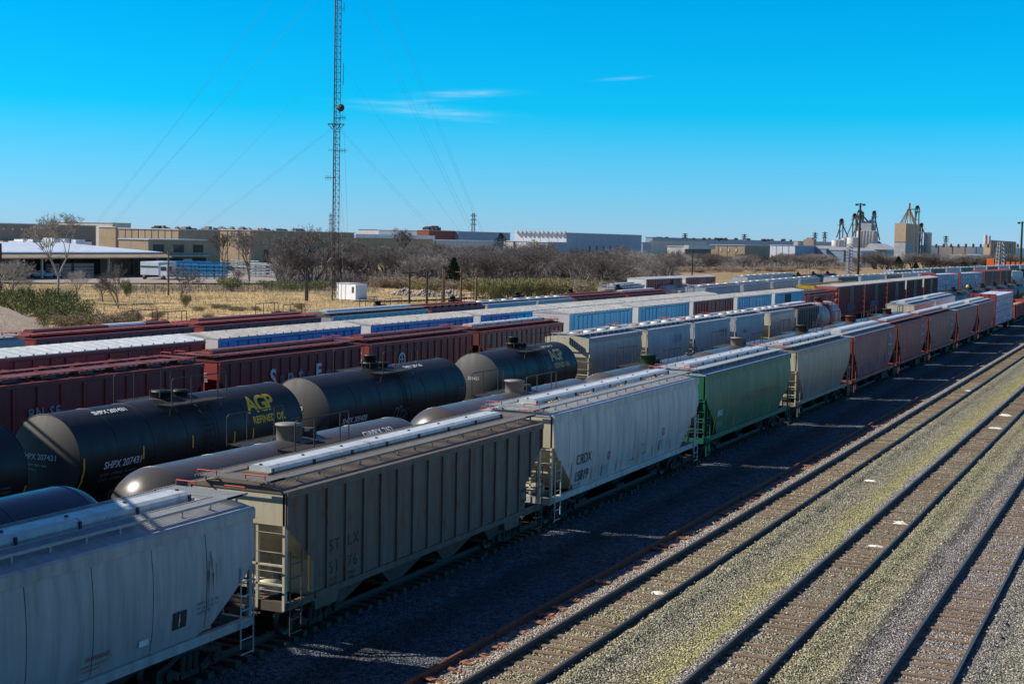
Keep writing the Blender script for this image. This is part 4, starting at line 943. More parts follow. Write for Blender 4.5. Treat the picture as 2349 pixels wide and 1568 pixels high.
def sheet(name, prof, y0, y1, mats, step=1.5, jit=0.0, far=400):
    b = MB(); ys = []; y = y0
    while y < min(y1, 120): ys.append(y); y += step
    while y < y1: ys.append(y); y += 40
    ys.append(y1); n = len(prof); vs = []
    for y in ys:
        for i, (x, z) in enumerate(prof):
            j = jit if 0 < i < n-1 and y < 120 else 0
            vs.append((x + U(-j, j), y, z + (U(-j, j)*.12 if j else 0)))
    fs = [(a*n+i, a*n+i+1, (a+1)*n+i+1, (a+1)*n+i) for a in range(len(ys)-1) for i in range(n-1)]
    b.add(vs, fs, 0, True); o = b.build(name, mats); o['kind'] = 'structure'; return o
prof = []
def pr_z(x):
    for c, zz_ in ((-13.95, 0.03), (-9.35, 0.03), (-5.2, -.07)):
        d = abs(x-c)
        if d < .62: return zz_ + .035
        if .8 < d < 1.4: return zz_ + .095
    pts = [(-70, 0), (-28, -.02), (-19.6, -.06), (-18.3, -.12), (-17.0, -.05), (-15.9, -.02), (-15.3, .02), (-12.6, .02), (-12.0, -.06), (-11.2, -.08), (-10.7, .02), (-8.0, .02), (-7.5, .03), (-7.0, .12), (-6.72, .05), (-6.5, -.12), (-6.2, -.08), (-3.8, -.08), (-3.2, -.15), (-2, -.15), (30, -.2)]
    for (a, za), (c, zc) in zip(pts[:-1], pts[1:]):
        if a <= x <= c: return za + (zc-za)*(x-a)/(c-a)
    return 0
xs = [-70, -60, -50, -40, -30, -28, -26, -24, -22, -20.5, -19.6] + [-19.2 + .2*i for i in range(0, 88)] + [-1.6, 0, 5, 12, 30]
yd = MB()
sheet('ballast_yard', [(x, pr_z(x)) for x in xs if x <= -20.4], -40, 900, MT['yard'], 1.5, .05)
xl = max(x for x in xs if x <= -20.4)
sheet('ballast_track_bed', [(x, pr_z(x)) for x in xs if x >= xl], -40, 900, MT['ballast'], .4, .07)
def grass_mat(name):
    m, n, b = newmat(name); co = posco(n)
    a = noise(n, co, (.03,.03,.03), 1, 5, .6); c2 = noise(n, co, (.25,.25,.25), 1, 5, .65); f = noise(n, co, (1,1,1), 2.2, 5, .7)
    c = ramp(n, a, [(.32,(.45,.32,.165)), (.45,(.60,.43,.22)), (.55,(.50,.36,.18)), (.66,(.30,.25,.14)), (.76,(.52,.40,.22))])
    sy_ = N(n, 'ShaderNodeSeparateXYZ'); n.links.new(co, sy_.inputs[0]); my_ = N(n, 'ShaderNodeMapRange'); n.links.new(sy_.outputs[1], my_.inputs[0]); my_.inputs[1].default_value = 230; my_.inputs[2].default_value = 420; my_.inputs[4].default_value = .8
    c = mix(n, my_.outputs[0], c, (.30,.22,.14))
    c = mix(n, ramp(n, c2, [(.45,(0,0,0)),(.62,(.7,)*3)]), c, (.17,.14,.075))
    c = mix(n, 1.0, c, ramp(n, f, [(.3,(.6,)*3),(.7,(1.25,)*3)]), 'MULTIPLY')
    n.links.new(c, b.inputs['Base Color']); b.inputs['Roughness'].default_value = 1; b.inputs['Specular IOR Level'].default_value = .05
    bp = N(n, 'ShaderNodeBump'); bp.inputs['Strength'].default_value = 1; bp.inputs['Distance'].default_value = .25; n.links.new(f, bp.inputs['Height']); n.links.new(bp.outputs[0], b.inputs['Normal'])
    return m
MT['field'] = grass_mat('field')
g = MB(); R0 = 9000
g.add([(-R0, -2000, -.35), (R0, -2000, -.35), (R0, R0*1.4, -.35), (-R0, R0*1.4, -.35)], [(0,1,2,3)]); o = g.build('ground', MT['field']); o['kind'] = 'structure'
fl = MB(); nx, ny = 60, 120
def fz(x, y): 
    e = min(1, max(0, (-66 - x)/4)); return -.3 + e*(.28 + .18*math.sin(x*.11+y*.05) + .12*math.sin(y*.17-x*.06))*1.0
vs = [(-64 - 500*(i/nx)**1.6, -100 + 1100*(j/ny)**1.4, 0) for j in range(ny+1) for i in range(nx+1)]
vs = [(x, y, fz(x, y)) for x, y, _ in vs]
fl.add(vs, [(j*(nx+1)+i, j*(nx+1)+i+1, (j+1)*(nx+1)+i+1, (j+1)*(nx+1)+i) for j in range(ny) for i in range(nx)], 0, True)
o = fl.build('dry_field', MT['field']); o['kind'] = 'structure'
# paved yard beyond the fence line, and a pale dirt lane by the shed
MT['lot'] = ground_mat('lot', ((.34,.29,.26), (.28,.245,.22)), sc=.6, bump=.3, stone=.15)
MT['lane'] = ground_mat('lane', ((.46,.38,.26), (.36,.30,.20)), sc=.6, bump=.4, stone=.25)
def patch(name, pts, z, mat):
    b = MB(); ps = [at(x, y, 0) for x, y in pts]; b.add([(p.x, p.y, z) for p in ps], [tuple(range(len(ps)))]); o = b.build(name, MT[mat]); o['kind'] = 'structure'
patch('paved_lot', [(-150, 648), (120, 652), (400, 652), (700, 652), (760, 640), (700, 622), (520, 616), (480, 606), (300, 612), (-150, 618)], .28, 'lot')
patch('dirt_lane', [(780, 693), (900, 690), (1110, 683), (1120, 678), (1000, 684), (845, 688)], .22, 'lane')
# embankment slope at the left edge
em = MB(); c0 = at(-160, 770); 
ep = [at(-300, 800), at(122, 758), at(112, 744), at(60, 722), at(-300, 690)]
em_t = at(-330, 745); 
vs = [(p.x, p.y, 0) for p in ep] + [(em_t.x, em_t.y, 7.2)]
em.add(vs, [(0,1,5), (1,2,5), (2,3,5), (3,4,5)], 0, True)
MT['dirt'] = ground_mat('dirt', ((.50,.40,.30), (.44,.35,.26)), sc=.5, bump=.5, stone=.12)
o = em.build('embankment', MT['dirt']); o['kind'] = 'structure'
# rails and sleepers
MT['rail_side'] = paint('rail_side', (.045,.035,.035), .55, dirt=(.09,.04,.025), amt=.5)
MT['rail_rust'] = paint('rail_rust', (.16,.06,.03), .7, dirt=(.07,.03,.02), amt=.6)
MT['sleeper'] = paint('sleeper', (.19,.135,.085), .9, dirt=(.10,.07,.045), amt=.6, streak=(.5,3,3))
MT['sleeper_old'] = paint('sleeper_old', (.07,.055,.04), .9, amt=.5)  # darker colour paints in the shade on sleepers under the trains
RP = [(-.07,0),(.07,0),(.07,.02),(.012,.035),(.012,.13),(.036,.14),(.036,.175),(-.036,.175),(-.036,.14),(-.012,.13),(-.012,.035),(-.07,.02)]
def railline(x, y0, y1, z, mats, name, parent, dx=0.0):
    b = MB(); n = len(RP); ys = [y0, y1]
    vs = [(x+p, y, z+q) for y in ys for p, q in RP]; vs = [(vx + (dx if vy > y0 else 0), vy, vz) for vx, vy, vz in vs]
    for i in range(n): b.add([vs[i], vs[(i+1)%n], vs[n+(i+1)%n], vs[n+i]], [(0,1,2,3)], 1 if i == 6 else 0)
    b.add([vs[i] for i in range(n)], [tuple(range(n))], 0)
    return b.build(name, mats, parent)
MT['rail_top'] = paint('rail_top', (.085,.085,.09), .4, dirt=(.05,.04,.035), amt=.6, metal=.3)
def track(x, y0, y1, lab, z=0.0, tie=(15, 200)):
    t = thing('railway_track', (x, y0, z), 0, lab, 'railway track'); t['group'] = 'railway tracks in the yard'
    for s in (-1, 1): railline(s*.7525, 0, y1-y0, .05, [MT['rail_side'], MT['rail_top']], 'rail', t)
    if tie:
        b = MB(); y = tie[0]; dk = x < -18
        while y < tie[1]:
            a = U(-.025, .025); h = .068 + U(-.045, .012)*(1.5 if R() < .25 else 1); w_ = U(.09, .12); l = U(1.2, 1.3); x_ = U(-.06, .06)
            b.box(x_-l, x_+l, y-y0-w_+a, y-y0+w_+a, -.1, h); y += .53 + U(-.03, .03)
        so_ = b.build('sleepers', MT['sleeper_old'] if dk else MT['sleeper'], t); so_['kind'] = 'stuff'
    return t
track(-13.95, -30, 900, 'empty track nearest the stored rail, rails dark, sleepers worn', .03, (20, 260))
track(-9.35, -30, 900, 'empty middle track with a white spill between its rails', .03, (24, 260))
track(-5.2, -30, 900, 'empty track in the bottom right corner on pinkish ballast', -.07, (28, 200))
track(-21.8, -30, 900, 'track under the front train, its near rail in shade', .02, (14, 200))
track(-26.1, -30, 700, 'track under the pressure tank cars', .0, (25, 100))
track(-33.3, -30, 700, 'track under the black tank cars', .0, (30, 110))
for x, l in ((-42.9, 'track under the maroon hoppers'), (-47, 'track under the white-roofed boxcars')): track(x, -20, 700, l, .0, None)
b = MB(); rs = thing('stored_rail', (-16.0, 10, -.02), 0, 'long rusty rail lying loose on the gravel along the edge of the shadow', 'rail')
yy = 0
while yy < 330:
    l = 23.7; railline(U(-.03, .03), yy, yy+l-.15, .02, [MT['rail_rust'], MT['rail_rust']], 'rail_length', rs, U(-.04, .04)); yy += l
MT['plate'] = paint('plate', (.36,.17,.10), .75, dirt=(.16,.06,.035), amt=.5)
pb = MB(); pb.box(-.18, .18, -.09, .09, 0, .022); pb.box(-.18, .18, -.09, -.08, .02, .03) ; pb.box(-.05, -.035, -.09, .09, .022, .04); pb.box(.035, .05, -.09, .09, .022, .04)
pm_ = pb.mesh('tie_plate', MT['plate']); yy = 29.5; k = 0
while yy < 118 and k < 190:
    for r in range(random.choice([1, 1, 2, 2, 3])):
        q = bpy.data.objects.new('tie_plate', pm_); COL.objects.link(q); q.location = (-15.35 + random.gauss(0, .22), yy + U(-.12, .12), .035 + U(0, .03)); q.rotation_euler = (U(-.12, .12), U(-.15, .15), U(-.5, .5)); q.scale = (U(.95, 1.35),)*3
        tag(q, 'rusty tie plate dropped on the gravel beside the loose stored rail', 'tie plate', 'rusty tie plates along the stored rail'); k += 1
    yy += U(.3, 1.1)
def stones():
    b = MB(); random.seed(6)
    for i in range(15000):
        y = 28 + 60*R()**1.5; x = U(-15.85, -1.5)
        if any(abs(abs(x-c)-.7525) < .12 for c in (-13.95, -9.35, -5.2)): continue
        px = CI @ (Vector((x, y, 0)) - CAMP); sx = CX + F*px.x/-px.z
        if sx > 2420: continue
        s = U(.018, .05); z = pr_z(x) + s*.35; a = [Vector((U(.6,1.3)*s*p, U(.6,1.3)*s*q, U(.5,1)*s*r)) for p, q, r in ((1,.2,0),(0,1,.1),(-1,0,.1),(.1,-1,0),(0,.1,1),(0,0,-1))]
        b.add([(x+p.x, y+p.y, z+p.z) for p in a], [(0,1,4),(1,2,4),(2,3,4),(3,0,4)], random.choice([0,0,1,2]))
    MT['stone_a'] = flat('stone_a', (.40,.37,.30), .9); MT['stone_b'] = flat('stone_b', (.22,.20,.17), .9); MT['stone_c'] = flat('stone_c', (.46,.42,.26), .9)
    o = b.build('loose_stones', [MT['stone_a'], MT['stone_b'], MT['stone_c']]); tag(o, 'loose ballast stones scattered over the track beds', 'gravel', kind='stuff')
stones()
# white spills between rails
MT['spill'] = flat('spill', (.72,.70,.62), .9)
MT['puddle'] = flat('puddle', (.02,.022,.03), .12)
def blob(name, x, y, rx, ry, mat, lab, cat, z=.075, n=22, hgt=.03):
    b = MB(); ph = [U(.35, 1.35) for _ in range(n)]
    vs = [(0, 0, hgt)] + [(rx*ph[i]*.5*math.cos(2*math.pi*i/n), ry*ph[i]*.5*math.sin(2*math.pi*i/n), hgt) for i in range(n)] + [(rx*ph[i]*math.cos(2*math.pi*i/n), ry*ph[i]*math.sin(2*math.pi*i/n), -.03) for i in range(n)]
    b.add(vs, [(0, 1+i, 1+(i+1)%n) for i in range(n)] + [(1+i, 1+n+i, 1+n+(i+1)%n, 1+(i+1)%n) for i in range(n)], 0, True)
    o = b.build(name, MT[mat]); o.location = (x, y, z); tag(o, lab, cat); return o
for dx, dy, rx, ry, l in ((2064, 1196, .38, .45, 'largest white grain spill between the middle rails'), (2010, 1250, .35, .12, 'thin white streak between the middle rails'), (1508, 1356, .3, .2, 'white streak between the rails of the track next to the tie plates'), (2305, 950, .42, .7, 'white spill across the middle track at the right edge'), (2285, 980, .5, .5, 'second white spill lower on the middle track near the right edge'), (2224, 895, .5, .5, 'faint white patch between the rails far up the track'), (1995, 1100, .3, .12, 'small white dash left of the middle track rails')):
    p = at(dx, dy, .1); blob('grain_spill', p.x, p.y, rx, ry, 'spill', l, 'spill')
for dx, dy, rx, ry, l in ((1480, 1395, .9, 1.6, 'dark wet patch on the shaded gravel below the CRDX hopper'),):
    p = at(dx, dy-60, 0); blob('wet_patch', p.x, p.y, rx, ry, 'puddle', l, 'puddle', -.03, hgt=.0)
# ------------------------------------------------------------------ the bridge the picture is taken from
D0 = Vector((-1, .78, 0)).normalized(); ND = Vector((-D0.y, D0.x, 0))     # along, behind
if ND.y > 0: ND = -ND
br = thing('road_bridge', (0, -.15, 0), 0, 'concrete road bridge deck and parapet just outside the left edge, casting the shadow', 'bridge')
def along(s, n, z): p = D0*s + ND*n; return (p.x, p.y, z)
def obx(mb, s0, s1, n0, n1, z0, z1):
    mb.add([along(s0,n0,z0), along(s1,n0,z0), along(s1,n1,z0), along(s0,n1,z0), along(s0,n0,z1), along(s1,n0,z1), along(s1,n1,z1), along(s0,n1,z1)], [(0,3,2,1),(4,5,6,7),(0,1,5,4),(1,2,6,5),(2,3,7,6),(3,0,4,7)])
b = MB(); obx(b, -60, 190, .0, .3, 8.3, 10.8); b.build('parapet', MT['concrete'], br)
b = MB(); obx(b, -60, 190, .3, 12, 8.6, 9.0); b.build('deck', MT['concrete'], br)
b = MB(); obx(b, -60, 190, 12, 12.3, 8.3, 10.5); b.build('parapet', MT['concrete'], br)
for k in range(4): b = MB(); obx(b, -60, 190, 1.2+k*3, 1.7+k*3, 7.3, 8.6); b.build('girder', MT['concrete'], br)
b = MB(); b.tube(along(1.5, .12, 11.13), along(190, .12, 11.13), .055, 8); b.build('handrail', MT['dark_steel'], br)
for s in range(2, 190, 4): b = MB(); b.tube(along(s, .12, 10.8), along(s, .12, 11.1), .035, 6); b.build('rail_post', MT['dark_steel'], br)
for s in (-8, 85, 130, 175):
    for n_ in (2, 6, 10): b = MB(); b.tube(along(s, n_, -.3), along(s, n_, 7.3), .5, 14); b.build('pier', MT['concrete'], br)
# ------------------------------------------------------------------ distance: buildings
def bld(name, xc, d, xl, xr, ytop, mat, lab, z0=0, front=None, back=40, cat='building', roofmat='metal_roof', parapet=.0, group=None):
    """box with its near vertical corner on image column xc at distance d; -Y wall reaches column xl, +X wall reaches xr"""
    p = at_dist(xc, ytop, d); zt = p.z; Yc, Xc = p.y, p.x
    if xl is None or xl >= xc: Xl = Xc - back
    else:
        t = solve_line(xl, Vector((Xc, Yc, zt)), Vector((Xc-100, Yc, zt))); Xl = Xc - 100*t
    t = solve_line(xr, Vector((Xc, Yc, zt)), Vector((Xc, Yc+100, zt))); Yr = Yc + 100*t
    r = thing(name, (Xc, Yc, z0), 0, lab, cat, group); W, D_, Hh = Xc-Xl, Yr-Yc, zt-z0
    b = MB(); b.box(-W, 0, 0, D_, 0, Hh); b.build('wall', [MT[mat]], r)
    b = MB(); b.box(-W-.2, .2, -.2, D_+.2, Hh, Hh+.25 if not parapet else Hh+parapet); b.build('roof', MT[roofmat], r)
    return r, W, D_, Hh
def onX(r, u0, u1, v0, v1, D_, Hh, mat, name, t=.15):
    b = MB(); b.box(.0, t, D_*u0, D_*u1, Hh*v0, Hh*v1); return b.build(name, MT[mat], r)
def onY(r, u0, u1, v0, v1, W, Hh, mat, name, t=.15):
    b = MB(); b.box(-W*(1-u0), -W*(1-u1), -t, 0, Hh*v0, Hh*v1); return b.build(name, MT[mat], r)
def joints(r, n, W, Hh, m='dark_steel'):
    b = MB()
    for i in range(1, n): b.box(-W*i/n-.06, -W*i/n+.06, -.07, 0, 0, Hh)
    b.build('wall_joint', MT[m], r)
MT['shade_tan'] = MT['brown_wall']  # brown wall colour holds the shaded tone of tan walls
# near loading shed with white sheet roof
p0 = at(365, 634)
r = thing('loading_shed', (p0.x, p0.y, 0), 0, 'long open-fronted loading shed with a bright white sheet roof, at the left', 'building')
def s_line(x): return solve_line(x, Vector((p0.x, p0.y, 5)), Vector((p0.x, p0.y+100, 5)))*100
Ls = -s_line(-120)
b = MB(); b.prism([(-30, 7.3), (-30, 7.6), (1.2, 5.9), (1.2, 5.6)], 'y', -Ls, 0); b.build('roof', MT['metal_roof'], r)
b = MB(); b.prism([(1.2, 5.6), (1.2, 5.4), (3.6, 4.5), (3.6, 4.75)], 'y', -Ls, .4); b.build('canopy_edge', MT['tan_wall'], r)
b = MB(); b.box(-29, -8, -Ls, -.5, 0, 5.4); b.build('wall', MT['brown_wall'], r)
b = MB(); b.box(-29, -.3, -.5, 0, 0, 5.4); b.build('end_wall', MT['brown_wall'], r)
for x in (70, 92, 135, 245, 300, 352):
    yy = s_line(x); b = MB(); b.box(.3, .7, yy-.2, yy+.2, 0, 4.6); b.build('post', MT['end_white'] if x in (92, 245) else MT['dark_steel'], r)
for x0, x1 in ((-80, 60), (100, 200), (210, 290)):
    b = MB(); b.box(-8, -7.8, s_line(x0), s_line(x1), .5, 4.5); b.build('bay_door', MT['dark_open'], r)
for x0, x1 in ((140, 183), (190, 235)):
    pl = MB(); ya, yb = s_line(x0), s_line(x1)
    for k in range(4): pl.box(-4.5, -2.5, ya, yb, .2+.8*k, .2+.8*k+.68)
    o = pl.build('wrapped_pallets', MT['tank_silver']); o.location = r.location; tag(o, 'stack of pinkish wrapped pallets inside the %s bay of the loading shed' % ('left' if x0 == 140 else 'right'), 'pallet stack')
for x0, x1 in ((45, 72), (72, 108)):
    pass
# upper left warehouse
r, W, D_, Hh = bld('warehouse', 96, 480, -60, 220, 516, 'brown_wall', 'brown warehouse with white rooftop strip behind the loading shed, far left', back=60, roofmat='roof_white')
onX(r, .4, .62, .05, .55, D_, Hh, 'dark_open', 'dock_door'); onX(r, .72, .9, .05, .6, D_, Hh, 'dark_open', 'dock_door'); onX(r, .0, .05, 0, 1, D_, Hh, 'tan_wall', 'corner_panel')
r, W, D_, Hh = bld('warehouse', -5, 440, -90, 97, 513, 'brown_wall', 'brown warehouse front with small lit signs under its roof at the left edge', back=50)
for k in range(4): onX(r, .1+.2*k, .14+.2*k, .86, .9, D_, Hh, 'white_paint', 'wall_light')
onX(r, 0, 1, .52, .6, D_, Hh, 'tan_wall', 'canopy', 2)
r, W, D_, Hh = bld('warehouse', 258, 700, 120, 300, 512, 'cream_wall', 'pale long-roofed warehouse behind the tall bare tree', back=60, roofmat='roof_white')
r, W, D_, Hh = bld('warehouse', 265, 560, 227, 290, 522, 'tan_wall', 'small tan block behind the white sheet roof', back=30)
r, W, D_, Hh = bld('warehouse', 409, 430, 272, 505, 527, 'tan_wall', 'large tan warehouse with vertical panel joints left of the radio mast', back=60); joints(r, 9, W, Hh)
r, W, D_, Hh = bld('office_block', 340, 385, 272, 474, 550, 'tan_wall', 'low tan block with three dark windows and an open bay below', back=30)
for u0 in (.08, .42, .76): onX(r, u0, u0+.17, .62, .86, D_, Hh, 'glass', 'window')
onX(r, .02, .98, .02, .45, D_, Hh, 'dark_open', 'loading_bay'); onX(r, 0, 1, .5, .54, D_, Hh, 'roof_white', 'canopy', 1.5); onX(r, .57, .72, .25, .42, D_, Hh, 'end_white', 'bay_box', .4)
r, W, D_, Hh = bld('warehouse', 574, 500, 496, 812, 529, 'tan_wall', 'very long brown warehouse wall running behind the radio mast', back=60); joints(r, 3, W, Hh)
for u0 in (.12, .2): onX(r, u0, u0+.04, .05, .45, D_, Hh, 'brick', 'dock_door')
r, W, D_, Hh = bld('warehouse', 811, 620, 787, 993, 541, 'tan_wall', 'long low brown building with a pale roof right of the mast', back=60)
onX(r, .0, 1, .93, 1.08, D_, Hh, 'metal_roof', 'eave', 1.0)
for u0 in (.1, .25, .42): onX(r, u0, u0+.07, .05, .5, D_, Hh, 'dark_open', 'dock_door')
r, W, D_, Hh = bld('warehouse', 1049, 1100, 984, 1052, 530, 'brick', 'red brick warehouse front behind the low brown building', back=60)
r, W, D_, Hh = bld('warehouse', 984, 900, 956, 1051, 528.5, 'brick', 'red brick building with small arched openings at its sunlit end', back=60)
for k in range(5): onY(r, .1+.17*k, .18+.17*k, .1, .35, W, Hh, 'dark_open', 'window')
r, W, D_, Hh = bld('warehouse', 956, 980, 822, 985, 529, 'end_white', 'white long wall above the low brown building', back=60, roofmat='dark_steel')
r, W, D_, Hh = bld('warehouse', 1051, 930, None, 1170, 531, 'grey_wall', 'blue-grey warehouse right of the red brick one', back=60)
r, W, D_, Hh = bld('warehouse', 993, 700, None, 1150, 551, 'conc_silo', 'low pale building with a long flat roof in front of the blue-grey one', back=30)
r, W, D_, Hh = bld('warehouse', 1299, 640, 1180, 1471, 534.5, 'white_paint', 'big blue-grey warehouse with a bright white upper end wall', back=60)
onX(r, 0, 1, 0, .998, D_, Hh, 'grey_wall', 'side_wall', .1)
for k in range(5): onX(r, .28+.09*k, .285+.09*k, .05, .6, D_, Hh, 'dark_steel', 'downpipe', .4)
b = MB()
for i in range(12): b.box(-W*i/12-1.2, -W*i/12-.3, -1.0, .0, Hh-.4, Hh+.8)
b.build('roof_bracket', MT['end_white'], r); joints(r, 6, W, Hh, 'conc_silo')
r, W, D_, Hh = bld('warehouse', 1206, 600, 1155, 1232, 554, 'end_white', 'small white annex left of the big blue-grey warehouse', back=20); onY(r, .45, .5, 0, 1, W, Hh, 'dark_steel', 'downpipe')
r, W, D_, Hh = bld('warehouse', 1256, 590, 1210, 1300, 556, 'grey_wall', 'small grey annex in front of the big blue-grey warehouse', back=20)
r, W, D_, Hh = bld('pipe_stack', 1224, 585, 1221, 1226, 550, 'yellow', 'yellow pipe riser beside the grey annex', back=2, cat='pipe')
r, W, D_, Hh = bld('warehouse', 1474, 760, None, 1492, 556, 'grey_wall', 'low blue-grey extension at the right end of the big warehouse', back=30)
r, W, D_, Hh = bld('warehouse', 1496, 1200, 1480, 1832, 544.5, 'grey_wall', 'very long dark blue-grey warehouse on the skyline', back=60, roofmat='dark_steel')
r, W, D_, Hh = bld('warehouse', 1490, 1000, 1480, 1620, 553, 'cream_wall', 'pale low roofs in front of the long skyline warehouse', back=60)
r, W, D_, Hh = bld('open_shed', 1570, 620, 1530, 1630, 566, 'cream_wall', 'brown low building with a white lean-to roof', back=30); onX(r, -.02, 1.0, .9, 1.08, D_, Hh, 'roof_bright', 'eave', 2.0)
onX(r, .05, 1, 0, .9, D_, Hh, 'brown_wall', 'side_wall')
r, W, D_, Hh = bld('warehouse', 1708, 660, 1628, 1765, 563, 'tan_wall', 'tan metal building with a white door', back=30, roofmat='metal_roof'); onY(r, .12, .19, 0, .5, W, Hh, 'white_paint', 'door'); joints(r, 4, W, Hh)
for k in range(3): onY(r, .3+.22*k, .34+.22*k, .72, .85, W, Hh, 'end_white', 'vent')
onX(r, .3, .5, .2, .45, D_, Hh, 'dark_open', 'window')
r, W, D_, Hh = bld('warehouse', 1823, 720, 1766, 1905, 563.5, 'white_paint', 'white-fronted metal building with a grey side wall', back=30, roofmat='metal_roof'); joints(r, 4, W, Hh); onX(r, 0, 1, 0, .998, D_, Hh, 'grey_wall', 'side_wall', .1)
for x, y, lab in ((1895, 571, 'left'), (1935, 574, 'middle'), (1975, 576, 'right')):
    r, W, D_, Hh = bld('gable_shed', x, 760, x-40, x+38, y, 'grey_wall', 'low pale gabled shed in front of the grain bins, the %s one' % lab, back=30, roofmat='conc_silo')
    b = MB(); b.prism([(-W, Hh), (0, Hh), (-W/2, Hh+W*.18)], 'y', 0, D_); b.build('gable', MT['conc_silo'], r)
for x, d, xr, y, lab in ((1500, 1250, 1690, 549, 'a dark rooftop row beyond the brown shed'), ):
    pass
r, W, D_, Hh = bld('warehouse', 1830, 1300, 1820, 1990, 553, 'conc_silo', 'pale long roof on the skyline left of the grain bins', back=60)
r, W, D_, Hh = bld('warehouse', 2100, 1350, 2098, 2420, 562.0, 'cream_wall', 'very long cream warehouse with dark wall joints on the right skyline', back=60)
for k in range(14): onX(r, .02+.06*k, .024+.06*k, 0, 1, D_, Hh, 'dark_steel', 'wall_joint', .5)
onX(r, 0, 1, 0, .99, D_, Hh, 'end_white', 'side_wall', .3)
r, W, D_, Hh = bld('warehouse', 2271, 1500, 2256, 2330, 551, 'tan_silo', 'tan block with ribbed walls above the cream warehouse', back=40); onX(r, 0, 1, .0, .99, D_, Hh, 'tan_silo', 'side_wall', .3)
for k in range(12): onX(r, .05+.078*k, .065+.078*k, 0, .98, D_, Hh, 'brown_wall', 'wall_rib', .8)
for x, y1_, y0_ in ((2260, 539, 553), (2268, 541, 553)):
    p = at_dist(x, y1_, 1490); q = at_dist(x, y0_, 1490); b = MB(); b.tube((p.x, p.y, q.z-3), (p.x, p.y, p.z), 1.6, 10); o = b.build('small_silo', MT['conc_silo']); tag(o, 'small %s silo on the tan block' % ('left' if x < 2265 else 'right'), 'silo')
r, W, D_, Hh = bld('open_shed', 2203, 760, 2178, 2262, 585.5, 'conc_silo', 'small pale open shed near the orange crane', back=14, roofmat='cream_wall'); onX(r, .05, .9, 0, .85, D_, Hh, 'dark_open', 'opening')
r, W, D_, Hh = bld('storage_box', 2268, 800, 2256, 2282, 590, 'box_sky', 'blue storage box right of the pale open shed', back=8)
r, W, D_, Hh = bld('storage_box', 2290, 830, 2286, 2336, 592.5, 'white_paint', 'long white trailer behind the orange crane', back=4)
# rooftop units on the skyline
def roofunit(x, y, d, w_, h, mat='dark_steel', lab='small dark roof unit on the skyline'):
    p = at_dist(x, y, d); b = MB(); b.box(p.x-w_/2, p.x+w_/2, p.y-w_/2, p.y+w_/2, p.z-h, p.z); b.box(p.x-w_*.3, p.x+w_*.3, p.y-w_*.3, p.y+w_*.3, p.z, p.z+h*.2)
    o = b.build('roof_unit', MT[mat]); tag(o, lab, 'roof unit', 'roof units on the skyline')
random.seed(11)
for i in range(46):
    x = U(362, 690); roofunit(x, 526-U(0, 6)*(1 if x < 600 else .5) + (x-400)*.01, 470 if x < 500 else 540, U(1.2, 3), U(1.0, 2.6), random.choice(['dark_steel', 'brown_wall', 'conc_silo']), 'small roof unit in the cluttered row left of the radio mast')
for i in range(26):
    x = U(1500, 1830); roofunit(x, 545 + (x-1500)*.018 - U(0, 2), 1250, U(1.5, 3), U(1, 2), 'dark_steel', 'tiny roof unit on the long blue-grey skyline warehouse')
for i in range(14): roofunit(2130 + i*17, 561+U(-1, 0), 1390, 1.8, 3, 'dark_steel', 'tiny dark vent on the cream skyline warehouse')
for i in range(7): x = U(978, 1000); roofunit(x, U(520, 527), 920, U(3, 6), U(2, 5), 'dark_steel', 'dark roof plant on the red brick warehouse')
roofunit(1857, 533+16, 1300, 9, 8, 'brown_wall', 'brown rooftop block on the pale skyline roof')
for x, y, w_ in ((52, 553, 5), (74, 553, 7), (98, 555, 4), (122, 550, 6), (148, 552, 6), (172, 554, 6)): roofunit(x, y, 395, w_, 2.4, 'white_paint', 'boxy white unit standing on the roof behind the loading shed')
# grain elevators
def cyl(x, ytop, d, rad, mat, lab, name='silo', ybot=None, cone=0, group=None, n=18):
    p = at_dist(x, ytop, d); r = thing(name, (p.x, p.y, 0), 0, lab, 'silo', group); b = MB(); b.lathe([(.01, 0), (rad, 0), (rad, p.z-cone)], (0,0,0), 'z', n); b.build('shell', MT[mat], r)
    b = MB(); b.lathe([(rad*1.02, p.z-cone), (rad*.15, p.z+ (0 if cone else .5)), (.001, p.z + (0 if cone else .5))], (0,0,0), 'z', n); b.build('roof', MT['galv'], r); return r
for i, (x, y) in enumerate(((1938, 546), (1945, 545), (1975, 530), (1982, 529.5), (1989, 530), (1996, 530), (2003, 530.5))):
    cyl(x, y, 1080 if i > 1 else 1020, 3.4 if i > 1 else 2.6, 'conc_silo', '%s concrete silo of the grey grain elevator cluster' % (['first slim', 'second slim', 'third', 'fourth', 'fifth', 'sixth', 'rightmost'][i]), group='silos of the grain elevator')
cyl(1956, 545, 960, 3.8, 'end_white', 'bright white tank on legs in front of the grain elevator', 'tank_silo')
cyl(2128, 534, 1150, 3.0, 'end_white', 'tall slim white silo right of the tan elevator')
cyl(2014, 553, 1090, 5.0, 'galv', 'squat dark bin with a cone roof right of the silos', 'grain_bin', cone=4)
for x in (1918, 1925): cyl(x, 551, 1000, 3.2, 'end_white' if x == 1918 else 'conc_silo', '%s low silo at the left end of the elevator' % ('white' if x == 1918 else 'grey'))
